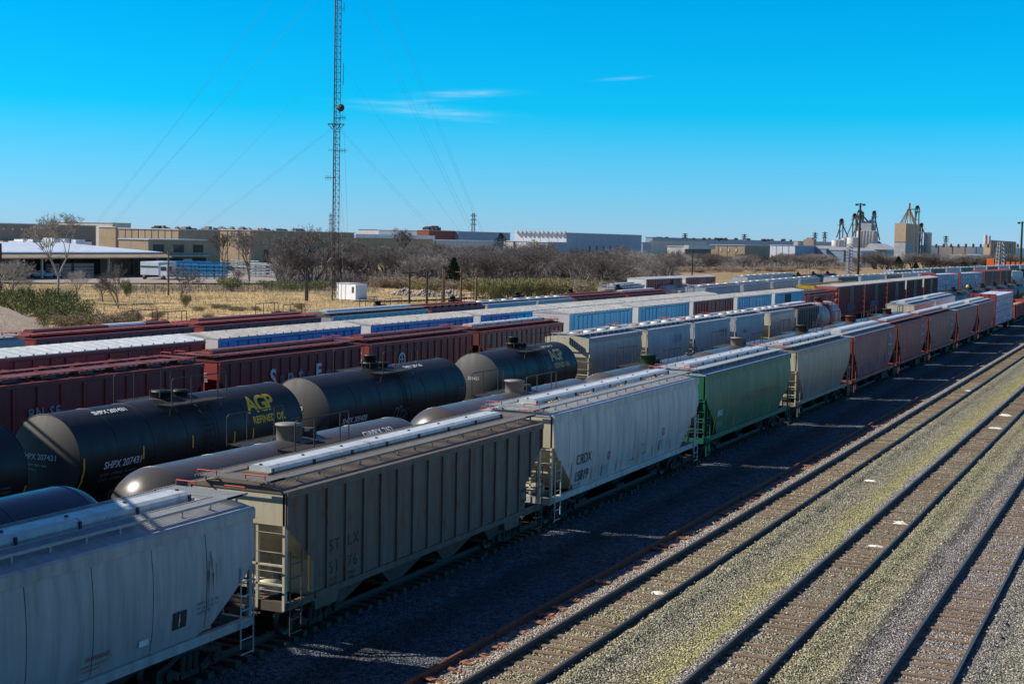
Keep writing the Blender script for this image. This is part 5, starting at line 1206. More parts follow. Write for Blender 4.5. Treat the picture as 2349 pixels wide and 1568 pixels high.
def leg(x, ytop, d, spouts, lab, w_=1.1):
    p = at_dist(x, ytop, d); r = thing('elevator_leg', (p.x, p.y, 0), 0, lab, 'grain leg', 'bucket elevator legs')
    b = MB()
    for s in (-1, 1): b.box(s*w_-.4, s*w_+.4, -.5, .5, 0, p.z-2)
    k = 0
    while k < p.z-4: b.bar((-w_, 0, k), (w_, 0, k+2.5), .25); k += 5
    b.build('trunk', MT['steel_mid'], r); b = MB(); b.box(-1.3, 1.3, -.8, .8, p.z-3, p.z-1); b.lathe([(.001, -.8), (1.1, -.8), (1.1, .8), (.001, .8)], (0, 0, p.z-1.3), 'y', 12); b.box(-2.6, 2.6, -1.5, 1.5, p.z-5, p.z-4.8); b.build('head', MT['dark_steel'], r)
    for (x2, y2) in spouts:
        q = at_dist(x2, y2, d); b = MB(); b.bar((0, 0, p.z-3), (q.x-p.x, q.y-p.y, q.z), .6); b.build('spout', MT['steel_mid'], r)
leg(1930, 500, 1040, [(1918, 545), (1945, 545)], 'short elevator leg at the left of the grain plant')
leg(1960, 488, 1070, [(1940, 545), (1975, 528)], 'elevator leg left of the tallest one')
leg(1972, 479, 1085, [(1998, 515), (1955, 545), (1985, 525)], 'dark tall elevator leg above the grey silos', 1.6)
leg(1977, 484, 1085, [(2000, 520)], 'elevator leg close beside the tall dark one')
leg(2005, 482, 1090, [(2017, 551), (1985, 525), (1995, 528)], 'elevator leg over the right end of the grey silos')
leg(2104, 470, 1100, [(2080, 481), (2098, 512)], 'tallest elevator leg at the right corner of the tan elevator', 1.3)
leg(2113, 510, 1105, [(2126, 548)], 'short leg between the tan elevator and the slim white silo', .8)
for i, (x, y, w_, h) in enumerate(((1986, 512, 14, 7), (1999, 512, 8, 12), (1983, 518, 8, 8))):
    roofunit(x, y, 1088, w_*.7, h, 'galv', 'dark machinery house on top of the grey silos')
r, W, D_, Hh = bld('grain_elevator', 2078, 1100, 2052, 2112, 513, 'conc_silo', 'tall square grain elevator, tan upper half over white lower half', back=20, cat='grain elevator', roofmat='tan_silo')
onY(r, 0, 1, .52, 1, W, Hh, 'tan_silo', 'upper_cladding', .3); onX(r, 0, 1, .52, 1, D_, Hh, 'tan_silo', 'upper_cladding', .3)
b = MB(); ax, ay = -W*.15, D_*.3
for i in range(12):
    a = 2*math.pi*i/12; b.bar((-W/2+W*.48*math.cos(a), D_/2+D_*.45*math.sin(a), Hh), (-W*.35, D_*.4, Hh+13), .5)
b.bar((-W*.35, D_*.4, Hh+9), (-W*.35, D_*.4, Hh+16), 1.4); b.build('spout_frame', MT['brown_wall'], r)
r, W, D_, Hh = bld('grain_shed', 2000, 980, 1984, 2050, 572, 'conc_silo', 'wide grey roofed grain shed between the elevators', back=40, roofmat='conc_silo')
b = MB(); b.prism([(-W*1.2, Hh), (8, Hh), (-W*.4, Hh+4)], 'y', 0, D_*.7); b.build('gable', MT['conc_silo'], r)
# ------------------------------------------------------------------ poles, masts
def pole(x, yb, yt, rad, lab, mat='dark_pole', cross=0, name='utility_pole', d=None, lamp=False):
    p = at(x, yb) if d is None else at_dist(x, yb, d); dd = math.hypot(p.x, p.y); q = at_dist(x, yt, dd)
    r = thing(name, (p.x, p.y, 0), 0, lab, 'light mast' if lamp else 'pole'); b = MB(); b.tube((0,0,-.3), (0,0,q.z), rad, 8, rad*.65); b.build('pole', MT[mat], r)
    if cross:
        b = MB(); z = q.z-.6; vx = Vector((p.y, -p.x, 0)).normalized()*cross
        b.bar((-vx.x, -vx.y, z), (vx.x, vx.y, z), .16); b.build('crossarm', MT[mat], r)
    if lamp:
        for s in (-1, 1):
            b = MB(); vx = Vector((p.y, -p.x, 0)).normalized()
            b.bar((0,0,q.z-.4), (vx.x*s*1.3, vx.y*s*1.3, q.z-.4), .2); c = vx*s*1.3; b.box(c.x-.5, c.x+.5, c.y-.5, c.y+.5, q.z-1.0, q.z-.2); b.build('floodlight', MT['dark_steel'], r)
    return r
pole(701, 692, 619, .17, 'left of two dark poles standing close together in front of the mast')
pole(705, 693, 619, .15, 'right of two dark poles standing close together in front of the mast')
pole(938.5, 693, 617, .2, 'dark pole in the field right of the white shed', cross=1.2)
pole(978.5, 697, 625, .2, 'dark pole second to the right of the white shed')
pole(1015, 691, 616, .2, 'left pole of the lighter brown pair', 'wood_pole'); pole(1018.5, 690, 617, .16, 'right pole of the lighter brown pair', 'wood_pole')
pole(1056.5, 690, 616, .22, 'sunlit brown pole between the pair and the rightmost pole', 'wood_pole', 1.0); pole(1091.5, 691, 616, .24, 'rightmost sunlit brown pole beside the green brush', 'wood_pole', .9)
pole(386, 674, 575, .2, 'thin pole in front of the blue racks at the left', 'wood_pole'); pole(2, 690, 558, .25, 'dark pole at the left picture edge')
pole(1586.5, 640, 572, .25, 'dark pole with a cross arm in front of the thicket', cross=2.2)
pole(1967, 629, 466, .55, 'tall dark floodlight mast in front of the grain plant', name='light_mast', lamp=True); pole(2340, 604, 508, .55, 'dark floodlight mast at the right edge', name='light_mast', lamp=True, d=620)
def lattice(x, yb, yt, w0, w1, lab, mat, name='lattice_tower', d=None, seg=12, th=.12, arms=0):
    p = at(x, yb) if d is None else at_dist(x, yb, d); dd = math.hypot(p.x, p.y); q = at_dist(x, yt, dd); Hh = q.z
    r = thing(name, (p.x, p.y, 0), .6, lab, 'lattice tower'); b = MB()
    P_ = lambda k, c: Vector((c[0]*(w0+(w1-w0)*k), c[1]*(w0+(w1-w0)*k), Hh*k)); cs = [(-.5,-.5),(.5,-.5),(.5,.5),(-.5,.5)]
    for c in cs: b.bar(P_(0, c), P_(1, c), th*1.3)
    for i in range(seg):
        for j in range(4): b.bar(P_(i/seg, cs[j]), P_((i+1)/seg, cs[(j+1)%4]), th); b.bar(P_((i+1)/seg, cs[j]), P_((i+1)/seg, cs[(j+1)%4]), th*.8)
    b.build('frame', MT[mat], r)
    if arms:
        for k in (.72, .83, .94):
            b = MB(); b.bar((-arms, 0, Hh*k), (arms, 0, Hh*k), th*1.5); b.bar((-arms, 0, Hh*k), (0, 0, Hh*(k+.05)), th); b.bar((arms, 0, Hh*k), (0, 0, Hh*(k+.05)), th); b.build('crossarm', MT[mat], r)
lattice(1946, 633, 560, 1.6, 1.6, 'white lattice post by the far hoppers', 'galv', seg=10, th=.14)
lattice(2293, 606, 556, 3.0, 1.9, 'grey lattice tower near the orange crane', 'galv', seg=9, th=.16, d=600)
for x, yt, l in ((2168, 541, 'rightmost of the'), (1868, 533, 'second'), (1890, 532, 'tallest'), (1706, 537, 'left'), (1570, 535, 'leftmost')):
    lattice(x, 570, yt, 6, 1.2, '%s distant power pylon on the skyline near image column %s' % (l, {2168:'of the white silo',1868:'of the pale roof',1890:'left of the grain legs',1706:'above the tan building',1570:'above the brown shed'}[x]), 'dark_steel', 'pylon', d=2200, seg=7, th=.32, arms=4.5)
lattice(1084.5, 560, 489, 3.0, 1.4, 'far thin cell tower with antennas right of the guy wires', 'dark_steel', 'cell_tower', d=1000, seg=10, th=.16, arms=2.2)
lattice(757, 560, 490, 3, 1.2, 'far thin antenna tower just left of the radio mast', 'galv', 'cell_tower', d=1100, seg=10, th=.18, arms=1.5)
# radio mast
mp_ = at(766, 690); ML = 95.0; a = .64
mast = thing('radio_mast', (mp_.x, mp_.y, 0), .35, 'tall guyed lattice radio mast rising out of the picture', 'radio mast')
tri = [Vector((a*math.cos(t), a*math.sin(t), 0)) for t in (0.3, 0.3+2.094, 0.3+4.188)]
b = MB()
for t in tri: b.tube(t, t+Vector((0,0,ML)), .06, 6)
b.build('mast_leg', MT['lattice'], mast)
b = MB(); z = .2; k = 0
while z < ML-1:
    for j in range(3):
        p, q = tri[j], tri[(j+1)%3]; b.tube(p+Vector((0,0,z)), q+Vector((0,0,z)), .028, 4); b.tube(p+Vector((0,0,z)), q+Vector((0,0,z+1.05)), .028, 4)
    z += 1.05
b.build('bracing', MT['lattice'], mast)
b = MB(); b.box(-.05, .05, -.05, .05, 1, 60); b.build('cable_ladder', MT['dark_steel'], mast)
zz = lambda y: at_dist(768, y, math.hypot(mp_.x, mp_.y)).z
rtv = Vector((mp_.y, -mp_.x, 0)).normalized()
rtl = Matrix.Rotation(-.35, 3, 'Z') @ rtv; fwl = Matrix.Rotation(-.35, 3, 'Z') @ Vector((mp_.x, mp_.y, 0)).normalized()
b = MB(); z = zz(285)
for t in range(6):
    q = rtl*(1.35*math.cos(t*1.047)) + fwl*(1.35*math.sin(t*1.047)); b.bar(Vector((0,0,z-.9)) + q*.35, q+Vector((0,0,z)), .07); q2 = rtl*(1.35*math.cos((t+1)*1.047)) + fwl*(1.35*math.sin((t+1)*1.047)); b.bar(q+Vector((0,0,z)), q2+Vector((0,0,z)), .07)
b.build('star_mount', MT['lattice'], mast)
b = MB(); c = rtl*.75 - fwl*.4; z = zz(248); b.lathe([(.001, .2), (.4, .1), (.62, -.12), (.001, -.2)], (c.x, c.y, z), 'y', 18); o_ = b.build('dish', MT['lattice'], mast)
for y, l in ((270, 1.6), (345, 1.7), (408, -1.6)):
    b = MB(); z = zz(y); b.bar(Vector((0,0,z)), rtl*l+Vector((0,0,z)), .06)
    for k in range(4): q = rtl*(l*(.5+.16*k)); b.bar(q+Vector((0,0,z-.4)), q+Vector((0,0,z+.4)), .035)
    if y == 345: b.bar(Vector((0,0,z)), rtl*-1.2+Vector((0,0,z)), .06)
    b.build('antenna', MT['dark_steel'], mast)
for y0_, y1_ in ((145, 195), (5, 28), (590, 610)):
    b = MB(); q = rtl*(1.1 if y0_ < 500 else .95); b.bar(q+Vector((0,0,zz(y1_))), q+Vector((0,0,zz(y0_))), .06); b.bar(Vector((0,0,zz(y1_)+.5)), q+Vector((0,0,zz(y1_)+.5)), .04); b.build('whip_antenna', MT['dark_steel'], mast)
MT['wire'] = flat('wire', (.10,.10,.11), .6)
def guy(x0, y0, x1, y1, d1):
    A = Vector((mp_.x, mp_.y, zz(y0) if y0 > 0 else zz(0) + (0-y0)/14.0)); q = at_dist(x1, y1, d1); q.z = max(q.z, .1)
    q2 = at_dist(x1, y1, d1); dirv = (q2 - A); 
    if q2.z > .1: q2 = A + dirv*(A.z/(A.z-q2.z))
    sag = []; n = 14
    for i in range(n+1):
        t = i/n; p = A.lerp(q2, t); p.z -= 4*t*(1-t)*(q2-A).length*.006; sag.append(p)
    b = MB(); b.path(sag, .013, 4); o = b.build('guy_wire', MT['wire']); tag(o, 'thin guy wire running down to the %s from %s the radio mast' % ('left' if x1 < 766 else 'right', 'the star mount on' if y0 == 285 else 'high on' if y0 < 0 else 'part way up'), 'guy wire', 'guy wires of the radio mast')
for s in ((766, 285, 465, 512, 285), (766, 289, 470, 512, 300), (766, 130, 392, 512, 295), (768, -60, 250, 512, 300), (768, -70, 257, 512, 310), (766, -190, 215, 512, 290), (766, -200, 222, 512, 300),
          (770, 285, 1000, 520, 300), (770, 290, 985, 515, 290), (770, 130, 1055, 525, 300), (770, -110, 1078, 525, 300), (770, -130, 1086, 525, 310), (770, -260, 1103, 525, 300), (770, -280, 1107, 525, 310), (770, 285, 789, 520, 290), (770, -100, 797, 520, 280), (770, 290, 782, 520, 215)):
    guy(*s)
# white shed beside the mast
q = at(772, 687); q2 = at(838, 690)
r = thing('equipment_shed', (q.x, q.y, 0), 0, 'small white equipment shed at the foot of the radio mast', 'shed')
dv = Vector((.906, .424, 0)); ang = -.35; r.rotation_euler = (0, 0, ang)
wd = 3.6; b = MB(); b.box(0, wd, 0, 2.4, .15, 2.75); b.build('wall', MT['white_paint'], r); b = MB(); b.box(-.1, wd+.1, -.1, 2.5, 2.75, 2.85); b.build('roof', MT['conc_silo'], r)
b = MB(); b.box(wd, wd+1.4, .0, 2.4, .15, 2.7); b.build('end_room', MT['white_paint'], r); b = MB(); b.box(wd+.45, wd+.95, -.04, 0, 1.3, 2.3); b.build('vent_panel', MT['dark_steel'], r)
for k in range(1, 3): b = MB(); b.box(wd*k/3-.04, wd*k/3+.04, -.05, 0, .2, 2.7); b.build('wall_rib', MT['conc_silo'], r)
# orange crane
q = at_dist(2262, 607, 640); r = thing('yard_crane', (q.x, q.y, 0), .0, 'orange wheeled yard machine with dark cab openings at the far right', 'crane')
b = MB(); b.box(0, 22, 0, 4, 2.2, 4.0); b.box(0, 3, 0, 4, 4, 6.6)
for k in range(9): b.box(4+2*k, 5.2+2*k, 0, 4, 4, 5.4)
b.build('body', MT['orange'], r); b = MB(); b.box(3.2, 9, .3, 3.6, 4, 6.2); b.build('cab', MT['dark_open'], r); b = MB(); b.box(18, 27, .5, 3.5, 4.2, 5.8); b.build('engine_hood', MT['rail_red'], r)
for k in (1.5, 7, 14, 20): b = MB(); b.lathe([(.001, -.3), (1.2, -.3), (1.2, .3), (.001, .3)], (k, -.1, 1.2), 'y', 12); b.build('wheel', MT['dark_steel'], r)
b = MB(); 
q = at_dist(2275, 610, 600); o = thing('flatcar', (q.x, q.y, 0), .0, 'low pinkish flat car in front of the orange machine', 'freight car'); b.box(0, 22, 0, 3, 1.2, 3.0); b.build('body', MT['rail_red'], o); b = MB(); b.box(2, 20, .3, 2.7, .3, 1.2); b.build('underframe', MT['under'], o)
# white trailer truck and blue racks at the lumber lot
q = at(322, 640, .3); r = thing('box_truck', (q.x, q.y, .28), math.radians(10), 'white box truck with a green stripe parked by the loading shed', 'truck')
b = MB(); b.box(0, 4.4, 0, 8, 1.0, 3.9); b.build('cargo_box', MT['white_paint'], r); b = MB(); b.box(.1, 4.3, -.03, 0, 2.6, 3.0); b.build('stripe', MT['hop_green'], r); b = MB(); b.box(4.4, 6.4, .1, 2.4, .7, 3.2); b.build('cab', MT['white_paint'], r); b = MB(); b.box(6.41, 6.45, .4, 2.2, 2.0, 2.9); b.box(4.9, 6.2, .06, .1, 2.0, 2.9); b.build('window', MT['glass'], r)
for x in (1.0, 5.5): b = MB(); b.lathe([(.001, -.2), (.5, -.2), (.5, .2), (.001, .2)], (x, .1, .5), 'y', 12); b.build('wheel', MT['dark_steel'], r)
def rack(x, y, w_, h, mat, lab, rz):
    q = at(x, y, .3); r = thing('storage_rack', (q.x, q.y, .28), rz, lab, 'rack', 'storage racks of steel lengths'); b = MB()
    for k in range(6):
        for z in (0, 1, 2, 3):
            b.bar((w_*k/5, 0, 0), (w_*k/5, 0, h), .12); b.bar((w_*k/5, -.9, .3+z*h/4), (w_*k/5, .9, .3+z*h/4), .1)
    b.build('frame', MT['hop_green'], r)
    for z in range(4):
        b = MB()
        for j in range(3):
            yy = -.8+.66*j; o1 = U(-.6, .5); b.box(-.6+o1, w_+.6+o1, yy, yy+.26, .38+z*h/4, .38+z*h/4+U(.1, .3))
        b.build('stored_bars', MT[mat], r)
for i, (x, y, w_, mat) in enumerate(((352, 633, 10, 'box_sky'), (372, 626, 12, 'box_sky'), (400, 630, 12, 'box_blue'), (430, 628, 10, 'box_sky'), (420, 638, 9, 'box_sky'), (455, 636, 6, 'box_sky'), (524, 622, 11, 'galv'), (545, 628, 11, 'galv'), (575, 634, 9, 'galv'))):
    rack(x, y, w_, 3.4, mat, '%s steel storage rack, %s in the open lot' % ('blue-loaded' if i < 6 else 'pale grey', ['nearest the truck', 'behind the truck', 'in the middle of the blue group', 'at the back of the blue group', 'in front of the blue group', 'rightmost of the blue group', 'leftmost of the grey group', 'middle of the grey group', 'rightmost of the grey group'][i]), math.radians(25 if i < 6 else -12))
def carlike(x, y, d, mat, lab, s=1.0):
    q = at(x, y, .28) if d is None else at_dist(x, y, d); r = thing('parked_car', (q.x, q.y, max(0, .28 if d is None else 0)), math.radians(20), lab, 'car', 'distant parked vehicles'); b = MB()
    b.prism([(0,.3),(4.5*s,.3),(4.5*s,.9),(3.9*s,1.0),(3.2*s,1.5),(1.3*s,1.5),(.7*s,1.0),(0,.9)], 'y', 0, 1.8); b.build('body', MT[mat], r)
    b = MB(); b.prism([(.95*s,1.02),(3.65*s,1.02),(3.1*s,1.42),(1.4*s,1.42)], 'y', -.02, 1.82); b.build('window', MT['glass'], r); b = MB()
    for xx in (.9*s, 3.6*s): b.lathe([(.001, -.05), (.32, -.05), (.32, 1.85), (.001, 1.85)], (xx, 0, .32), 'y', 10)
    b.build('wheel', MT['dark_steel'], r)
for i, (x, y, m_) in enumerate(((30, 634, 'box_sky'), (62, 636, 'white_paint'), (88, 636, 'white_paint'), (640, 634, 'white_paint'), (690, 637, 'dark_steel'))): carlike(x, y, None, m_, '%s car parked %s' % ({'box_sky': 'blue', 'white_paint': 'white', 'dark_steel': 'dark'}[m_], ['at the left edge of the lot', 'second from left in front of the shed', 'third from left in front of the shed', 'behind the brush left of the mast', 'right of the white one left of the mast'][i]))
for i, x in enumerate((925, 937, 952, 968, 985, 1000, 1080)): carlike(x, 575+i*.4, 560, ['white_paint', 'end_white', 'dark_steel'][i % 3], 'distant %s vehicle before the low brown building, %s from its left' % (['white', 'cream', 'dark'][i % 3], ORD[i]) , 1.6)
# chain-link fence
fp = thing('wire_fence', (0, 0, 0), 0, 'low wire fence with thin posts between the field and the paved lot', 'fence'); A_, B_ = at(250, 676), at(860, 668); nP = 34
for i in range(nP): p = A_.lerp(B_, i/(nP-1)); b = MB(); b.tube((p.x, p.y, 0), (p.x, p.y, 1.9), .035, 5); b.build('fence_post', MT['dark_pole'], fp)
b = MB(); 
for z in (.2, .6, 1.0, 1.4, 1.85): b.tube((A_.x, A_.y, z), (B_.x, B_.y, z), .012, 4)
b.build('wire', MT['galv'], fp)
# yellow signal disc at the far right and rubble piles
q = at_dist(2219, 657, 190); sgn = thing('signal_marker', (q.x, q.y, 0), 0, 'small round yellow marker on a post among the tracks at the far right', 'signal'); b = MB(); b.tube((0,0,0), (0,0,q.z), .06, 6); b.build('post', MT['dark_steel'], sgn); b = MB(); b.lathe([(.001,-.05),(.22,-.05),(.22,.05),(.001,.05)], (0,0,q.z), 'y', 16); b.build('disc', MT['yellow'], sgn)
MT['rubble'] = flat('rubble', (.34,.30,.26), .95)
for x, y, w_, l in ((930, 676, 3.2, 'left'), (975, 679, 3.6, 'middle'), (1035, 681, 3.6, 'right')):
    q = at(x, y, 0); b = MB()
    for k in range(150): 
        rr = R()**.5; an = U(0, 6.28); px, py = rr*w_*math.cos(an), rr*w_*.6*math.sin(an); s_ = U(.12, .35); hz_ = (1-rr)*1.2; b.lathe([(.001, s_), (s_, 0), (.001, -s_)], (px, py, max(.05, hz_)), 'z', 5)
    o = b.build('rubble_pile', MT['rubble']); o.location = (q.x, q.y, 0); tag(o, 'low rubble pile in the field, the %s of three' % l, 'rubble pile', 'rubble piles')
# ------------------------------------------------------------------ vegetation
MT['twig'] = flat('twig', (.23,.20,.185), .95); MT['twig_pale'] = flat('twig_pale', (.36,.325,.29), .9); MT['twig_dark'] = flat('twig_dark', (.15,.128,.115), .95)
MT['leaf_green'] = flat('leaf_green', (.10,.125,.04), .9); MT['leaf_olive'] = flat('leaf_olive', (.25,.235,.09), .9); MT['cedar'] = flat('cedar', (.02,.04,.02), .95); MT['reed'] = flat('reed', (.30,.20,.12), .95)
MT['grass_blade'] = flat('grass_blade', (.60,.44,.23), .95); MT['grass_dark'] = flat('grass_dark', (.28,.24,.11), .95)
def ribbon(mb, a, b_, w_, m=0):
    d = (b_-a); s = d.cross(Vector((U(-1,1), U(-1,1), U(-1,1))))
    if s.length < 1e-5: return
    s = s.normalized()*w_; mb.add([a-s, a+s, b_+s*.3, b_-s*.3], [(0,1,2,3)], m)
def bare_tree(seed, Ht, spread, levels=4, stems=1, tw=900, rad=.22, up=.55):
    random.seed(seed); tb, cb = MB(), MB(); tips = []
    def grow(p, d, L_, r, lv):
        q = p; n = 2
        for i in range(n):
            d = (d + Vector((U(-1,1), U(-1,1), U(-.4,1)*up))*.17).normalized(); q2 = q + d*(L_/n); (tb if lv < 2 else cb).tube(q, q2, r*(1-.18*i), 5 if lv < 2 else 3, r*(1-.18*(i+1)), cap=False); q = q2
        if lv >= levels: tips.append((q, d, L_)); return
        for k in range(random.choice([2, 3, 3, 4]) if lv < 3 else 3):
            ax = Vector((U(-1,1), U(-1,1), U(-.3,.8))).normalized(); nd = (d*.95 + ax*spread).normalized(); grow(q, nd, L_*U(.62, .85), r*.6, lv+1)
        tips.append((q, d, L_))
    for s in range(stems):
        an = U(0, 6.28); lean = 0 if stems == 1 else U(.15, .5); grow(Vector((U(-.2,.2), U(-.2,.2), -.1)) if stems > 1 else Vector((0,0,-.1)), Vector((math.cos(an)*lean, math.sin(an)*lean, 1)).normalized(), Ht*(.27 if stems > 1 else .3), rad, 0)
    zmax = max(t[0].z for t in tips); k = Ht/zmax/1.08
    per = max(1, tw//len(tips))
    for (q, d, L_) in tips:
        for j in range(per):
            dd = (d*.8 + Vector((U(-1,1), U(-1,1), U(-.5,.9)))).normalized(); l = U(.35, 1.0)*max(.5, L_*.9); m_ = q + dd*l*.5; e = m_ + (dd + Vector((U(-1,1), U(-1,1), U(-.3,.6)))*.5).normalized()*l*.5
            ribbon(cb, q, m_, .026); ribbon(cb, m_, e, .02)
            for z_ in range(2): e2 = m_ + (dd + Vector((U(-1,1), U(-1,1), U(-.6,.6)))).normalized()*l*.45; ribbon(cb, m_, e2, .018)
    for mb in (tb, cb): mb.v = [(x*k, y*k, z*k) for x, y, z in mb.v]
    return tb, cb
PROT = []
def mkproto(name, tb, cb, mt, mc): PROT.append((name, tb.mesh('trunk', MT[mt]), cb.mesh('crown', MT[mc])))
for i, (ht, sp, st_, tw, up) in enumerate(((10, .62, 1, 1300, .6), (10, .75, 3, 1500, .4), (10, .7, 4, 1500, .3), (10, .55, 2, 1400, .7), (10, .9, 3, 1600, .2))):
    tb, cb = bare_tree(31+i, ht, sp, 4, st_, tw, .2, up); mkproto('bare_tree', tb, cb, 'twig_dark' if i % 2 else 'twig', 'twig' if i % 2 else 'twig_dark')
tb, cb = bare_tree(83, 10, .68, 5, 1, 2200, .2, .7); mkproto('bare_tree', tb, cb, 'twig_pale', 'twig_pale')
tb, cb = bare_tree(78, 10, .8, 4, 5, 1700, .12, .25); mkproto('bare_tree', tb, cb, 'twig_dark', 'twig_pale')
def put_tree(k, x, yb, ht, lab, grp, rz=None, d=None, wide=1.0, name='bare_tree'):
    p = at(x, yb) if d is None else at_dist(x, yb, d); nm, tm, cmh = PROT[k]; r = thing(nm, (p.x, p.y, 0), U(0, 6.28) if rz is None else rz, lab, 'tree', grp); s = ht/10
    r.scale = (s*wide, s*wide, s)
    for n_, me in (('trunk', tm), ('crown', cmh)): o = bpy.data.objects.new(n_, me); COL.objects.link(o); o.parent = r
    return r
random.seed(3)
def hpx(x, yb, yt):
    p = at(x, yb); return at_dist(x, yt, math.hypot(p.x, p.y)).z
singles = [(5, 128, 690, 480, 'tall pale leafless tree, its thin branches against the sky at the left', .95), (6, 22, 692, 585, 'pale leafless tree at the left edge above the green brush', 1.0), (4, 272, 706, 598, 'round leafless tree standing alone in the dry field', .75), (6, 175, 686, 612, 'small leafless tree just right of the tall pale one', .8), (4, 415, 680, 604, 'dense round leafless tree in front of the blue racks', 1.05), (6, 60, 690, 630, 'low leafless bush between the two left trees', 1.0),
           (3, 235, 690, 640, 'small dark leafless shrub left of the lone round tree', 1.2), (1, 545, 662, 612, 'leafless shrub with several stems growing out of the green bush', .8), (0, 515, 645, 528, 'leafless tree in front of the tan warehouse', .75), (3, 572, 648, 520, 'leafless tree before the long brown wall', .8), (2, 712, 655, 512, 'large spreading leafless tree left of the radio mast', 1.15), (1, 655, 655, 530, 'leafless tree between the brown wall and the large spreading tree', .9), (1, 640, 662, 600, 'dark leafless shrub at the right end of the grey racks', .8),
           (2, 1330, 664, 572, 'leafless vase-shaped tree behind the green brush', 1.1), (4, 1395, 665, 578, 'wide leafless tree left of the far boxcars', 1.2), (2, 1225, 655, 556, 'tall leafless tree in front of the white warehouse end', .9), (0, 905, 650, 520, 'leafless tree rising above the band in front of the low brown building', .6)]
for k, x, yb, yt, lab, wd_ in singles: put_tree(k, x, yb, hpx(x, yb, yt), lab, None, wide=wd_)
n = 0
for i in range(210):                       # the band of bare trees
    x = 640 + 900*R(); row = random.choice([0, 0, 1, 1, 2]); yb = (654, 642, 628)[row] + U(-4, 4) + (x-900)*.006
    top = {0: 578, 1: 567, 2: 560}[row] + U(-12, 14) + (0 if x < 1250 else 10); k = random.choice([0, 1, 2, 3, 4, 6])
    if x < 760 and (row == 2 or i % 5 < 3): continue
    if x >= 760 and i % 6 == 0: continue
    put_tree(k, x, yb, hpx(x, yb, top), 'grey leafless tree in the dense band %s' % ('left of the radio mast' if x < 766 else 'between the mast and the brown poles' if x < 1100 else 'right of the brown poles'), 'leafless trees of the dense band %s' % ('left of the mast' if x < 766 else 'in the middle' if x < 1100 else 'on the right'), wide=U(.95, 1.35))
for i in range(175):                       # the thicket farther right
    x = 1480 + 500*R(); yb = 616 + U(-6, 7) - (x-1480)*.016; top = 583 + U(-5, 7) - (x-1480)*.002 + max(0, (x-1850)*.04)
    put_tree(random.choice([1, 2, 4, 6]), x, yb, hpx(x, yb, top), 'leafless tree of the low dark thicket below the tan metal building', 'leafless trees of the thicket', wide=U(1.3, 1.9))
for i in range(44):
    x = 2005 + 345*R(); yb = 602 + U(-2, 5) ; put_tree(random.choice([1, 2, 4, 6]), x, yb, max(2.5, 7 + U(-2, 2.5)), 'distant leafless tree in front of the cream warehouse and tan elevator', 'distant leafless trees at the right', wide=1.7, d=700)
# thicket undergrowth, one mass
tk = MB(); random.seed(9)
def undergrowth(tk, cnt, fx, fy, h, w_):
    for i in range(cnt):
        x = fx(); y = fy(x); p = at(x, y); p.z = 0
        for j in range(3):
            d = Vector((U(-.6,.6), U(-.6,.6), 1)).normalized(); e = p + Vector((U(-1,1), U(-1,1), 0)); ribbon(tk, e, e + d*U(.4, 1)*h, w_)
undergrowth(tk, 1800, lambda: U(225, 870), lambda x: U(656, 672), 1.0, .03)
undergrowth(tk, 8500, lambda: U(640, 1560), lambda x: U(626, 657) + (x-900)*.004, 2.6, .045)
undergrowth(tk, 11000, lambda: U(1480, 2020), lambda x: U(606, 622) - (x-1480)*.014, 3.4, .09)
undergrowth(tk, 3500, lambda: U(2000, 2400), lambda x: U(594, 601), 3.2, .13)
o = tk.build('undergrowth', MT['twig']); tag(o, 'tangled grey-brown undergrowth filling the tree bands', 'undergrowth', kind='stuff')
# shrubs
def shrub(seed, mats, n_=2600, thin=True):
    random.seed(seed); b = MB(); sb = MB()
    cl = [(Vector((U(-.8,.8), U(-.6,.6), U(.25,.75))), U(.22, .42)) for _ in range(16)]
    for c, s in cl: sb.tube((c.x*.2, c.y*.2, 0), c, .015, 4)
    for i in range(n_):
        c, s = random.choice(cl); v = Vector((random.gauss(0,1), random.gauss(0,1), random.gauss(0,1))).normalized()*s*R()**.4; p = c+v; p.z = max(.02, p.z); d = Vector((U(-.5,.5), U(-.5,.5), 1)).normalized(); l = U(.05, .13)
        ribbon(b, p, p + d*l, .014, random.choice([0, 0, 1]))
    return sb.mesh('stem', MT['twig']), b.mesh('foliage', [MT[q] for q in mats])
SH = {'green': shrub(1, ('leaf_green', 'leaf_olive')), 'olive': shrub(2, ('leaf_olive', 'reed')), 'olive2': shrub(3, ('leaf_olive', 'leaf_green')), 'reed': shrub(4, ('reed', 'twig_pale'))}
random.seed(21)
def put_shrub(k, x, yb, w_, h, lab, grp):
    p = at(x, yb); r = thing('shrub', (p.x, p.y, 0), U(0, 6.28), lab, 'shrub', grp); r.scale = (w_/1.1, w_/1.1, h/.95)
    for n_, me in zip(('stem', 'foliage'), SH[k]): o = bpy.data.objects.new(n_, me); COL.objects.link(o); o.parent = r
for x, yb, w_, h in ((40, 712, 4, 2.6), (75, 718, 4.5, 3.0), (110, 724, 4.2, 3.0), (145, 732, 3.8, 2.4), (175, 738, 3.4, 1.9), (100, 740, 3.2, 1.8), (15, 700, 4, 2.2), (200, 744, 2.4, 1.3)): put_shrub('green', x, yb, w_, h, 'green leafy brush on the slope above the embankment at the left', 'green brush at the left')
for x, yb, k in ((225, 752, 'olive'), (250, 755, 'reed'), (270, 748, 'olive'), (300, 742, 'reed'), (160, 752, 'reed'), (130, 756, 'olive')): put_shrub(k, x, yb, 2.2, 1.5, 'dry tangled low shrub at the near edge of the field', 'dry shrubs at the near field edge')
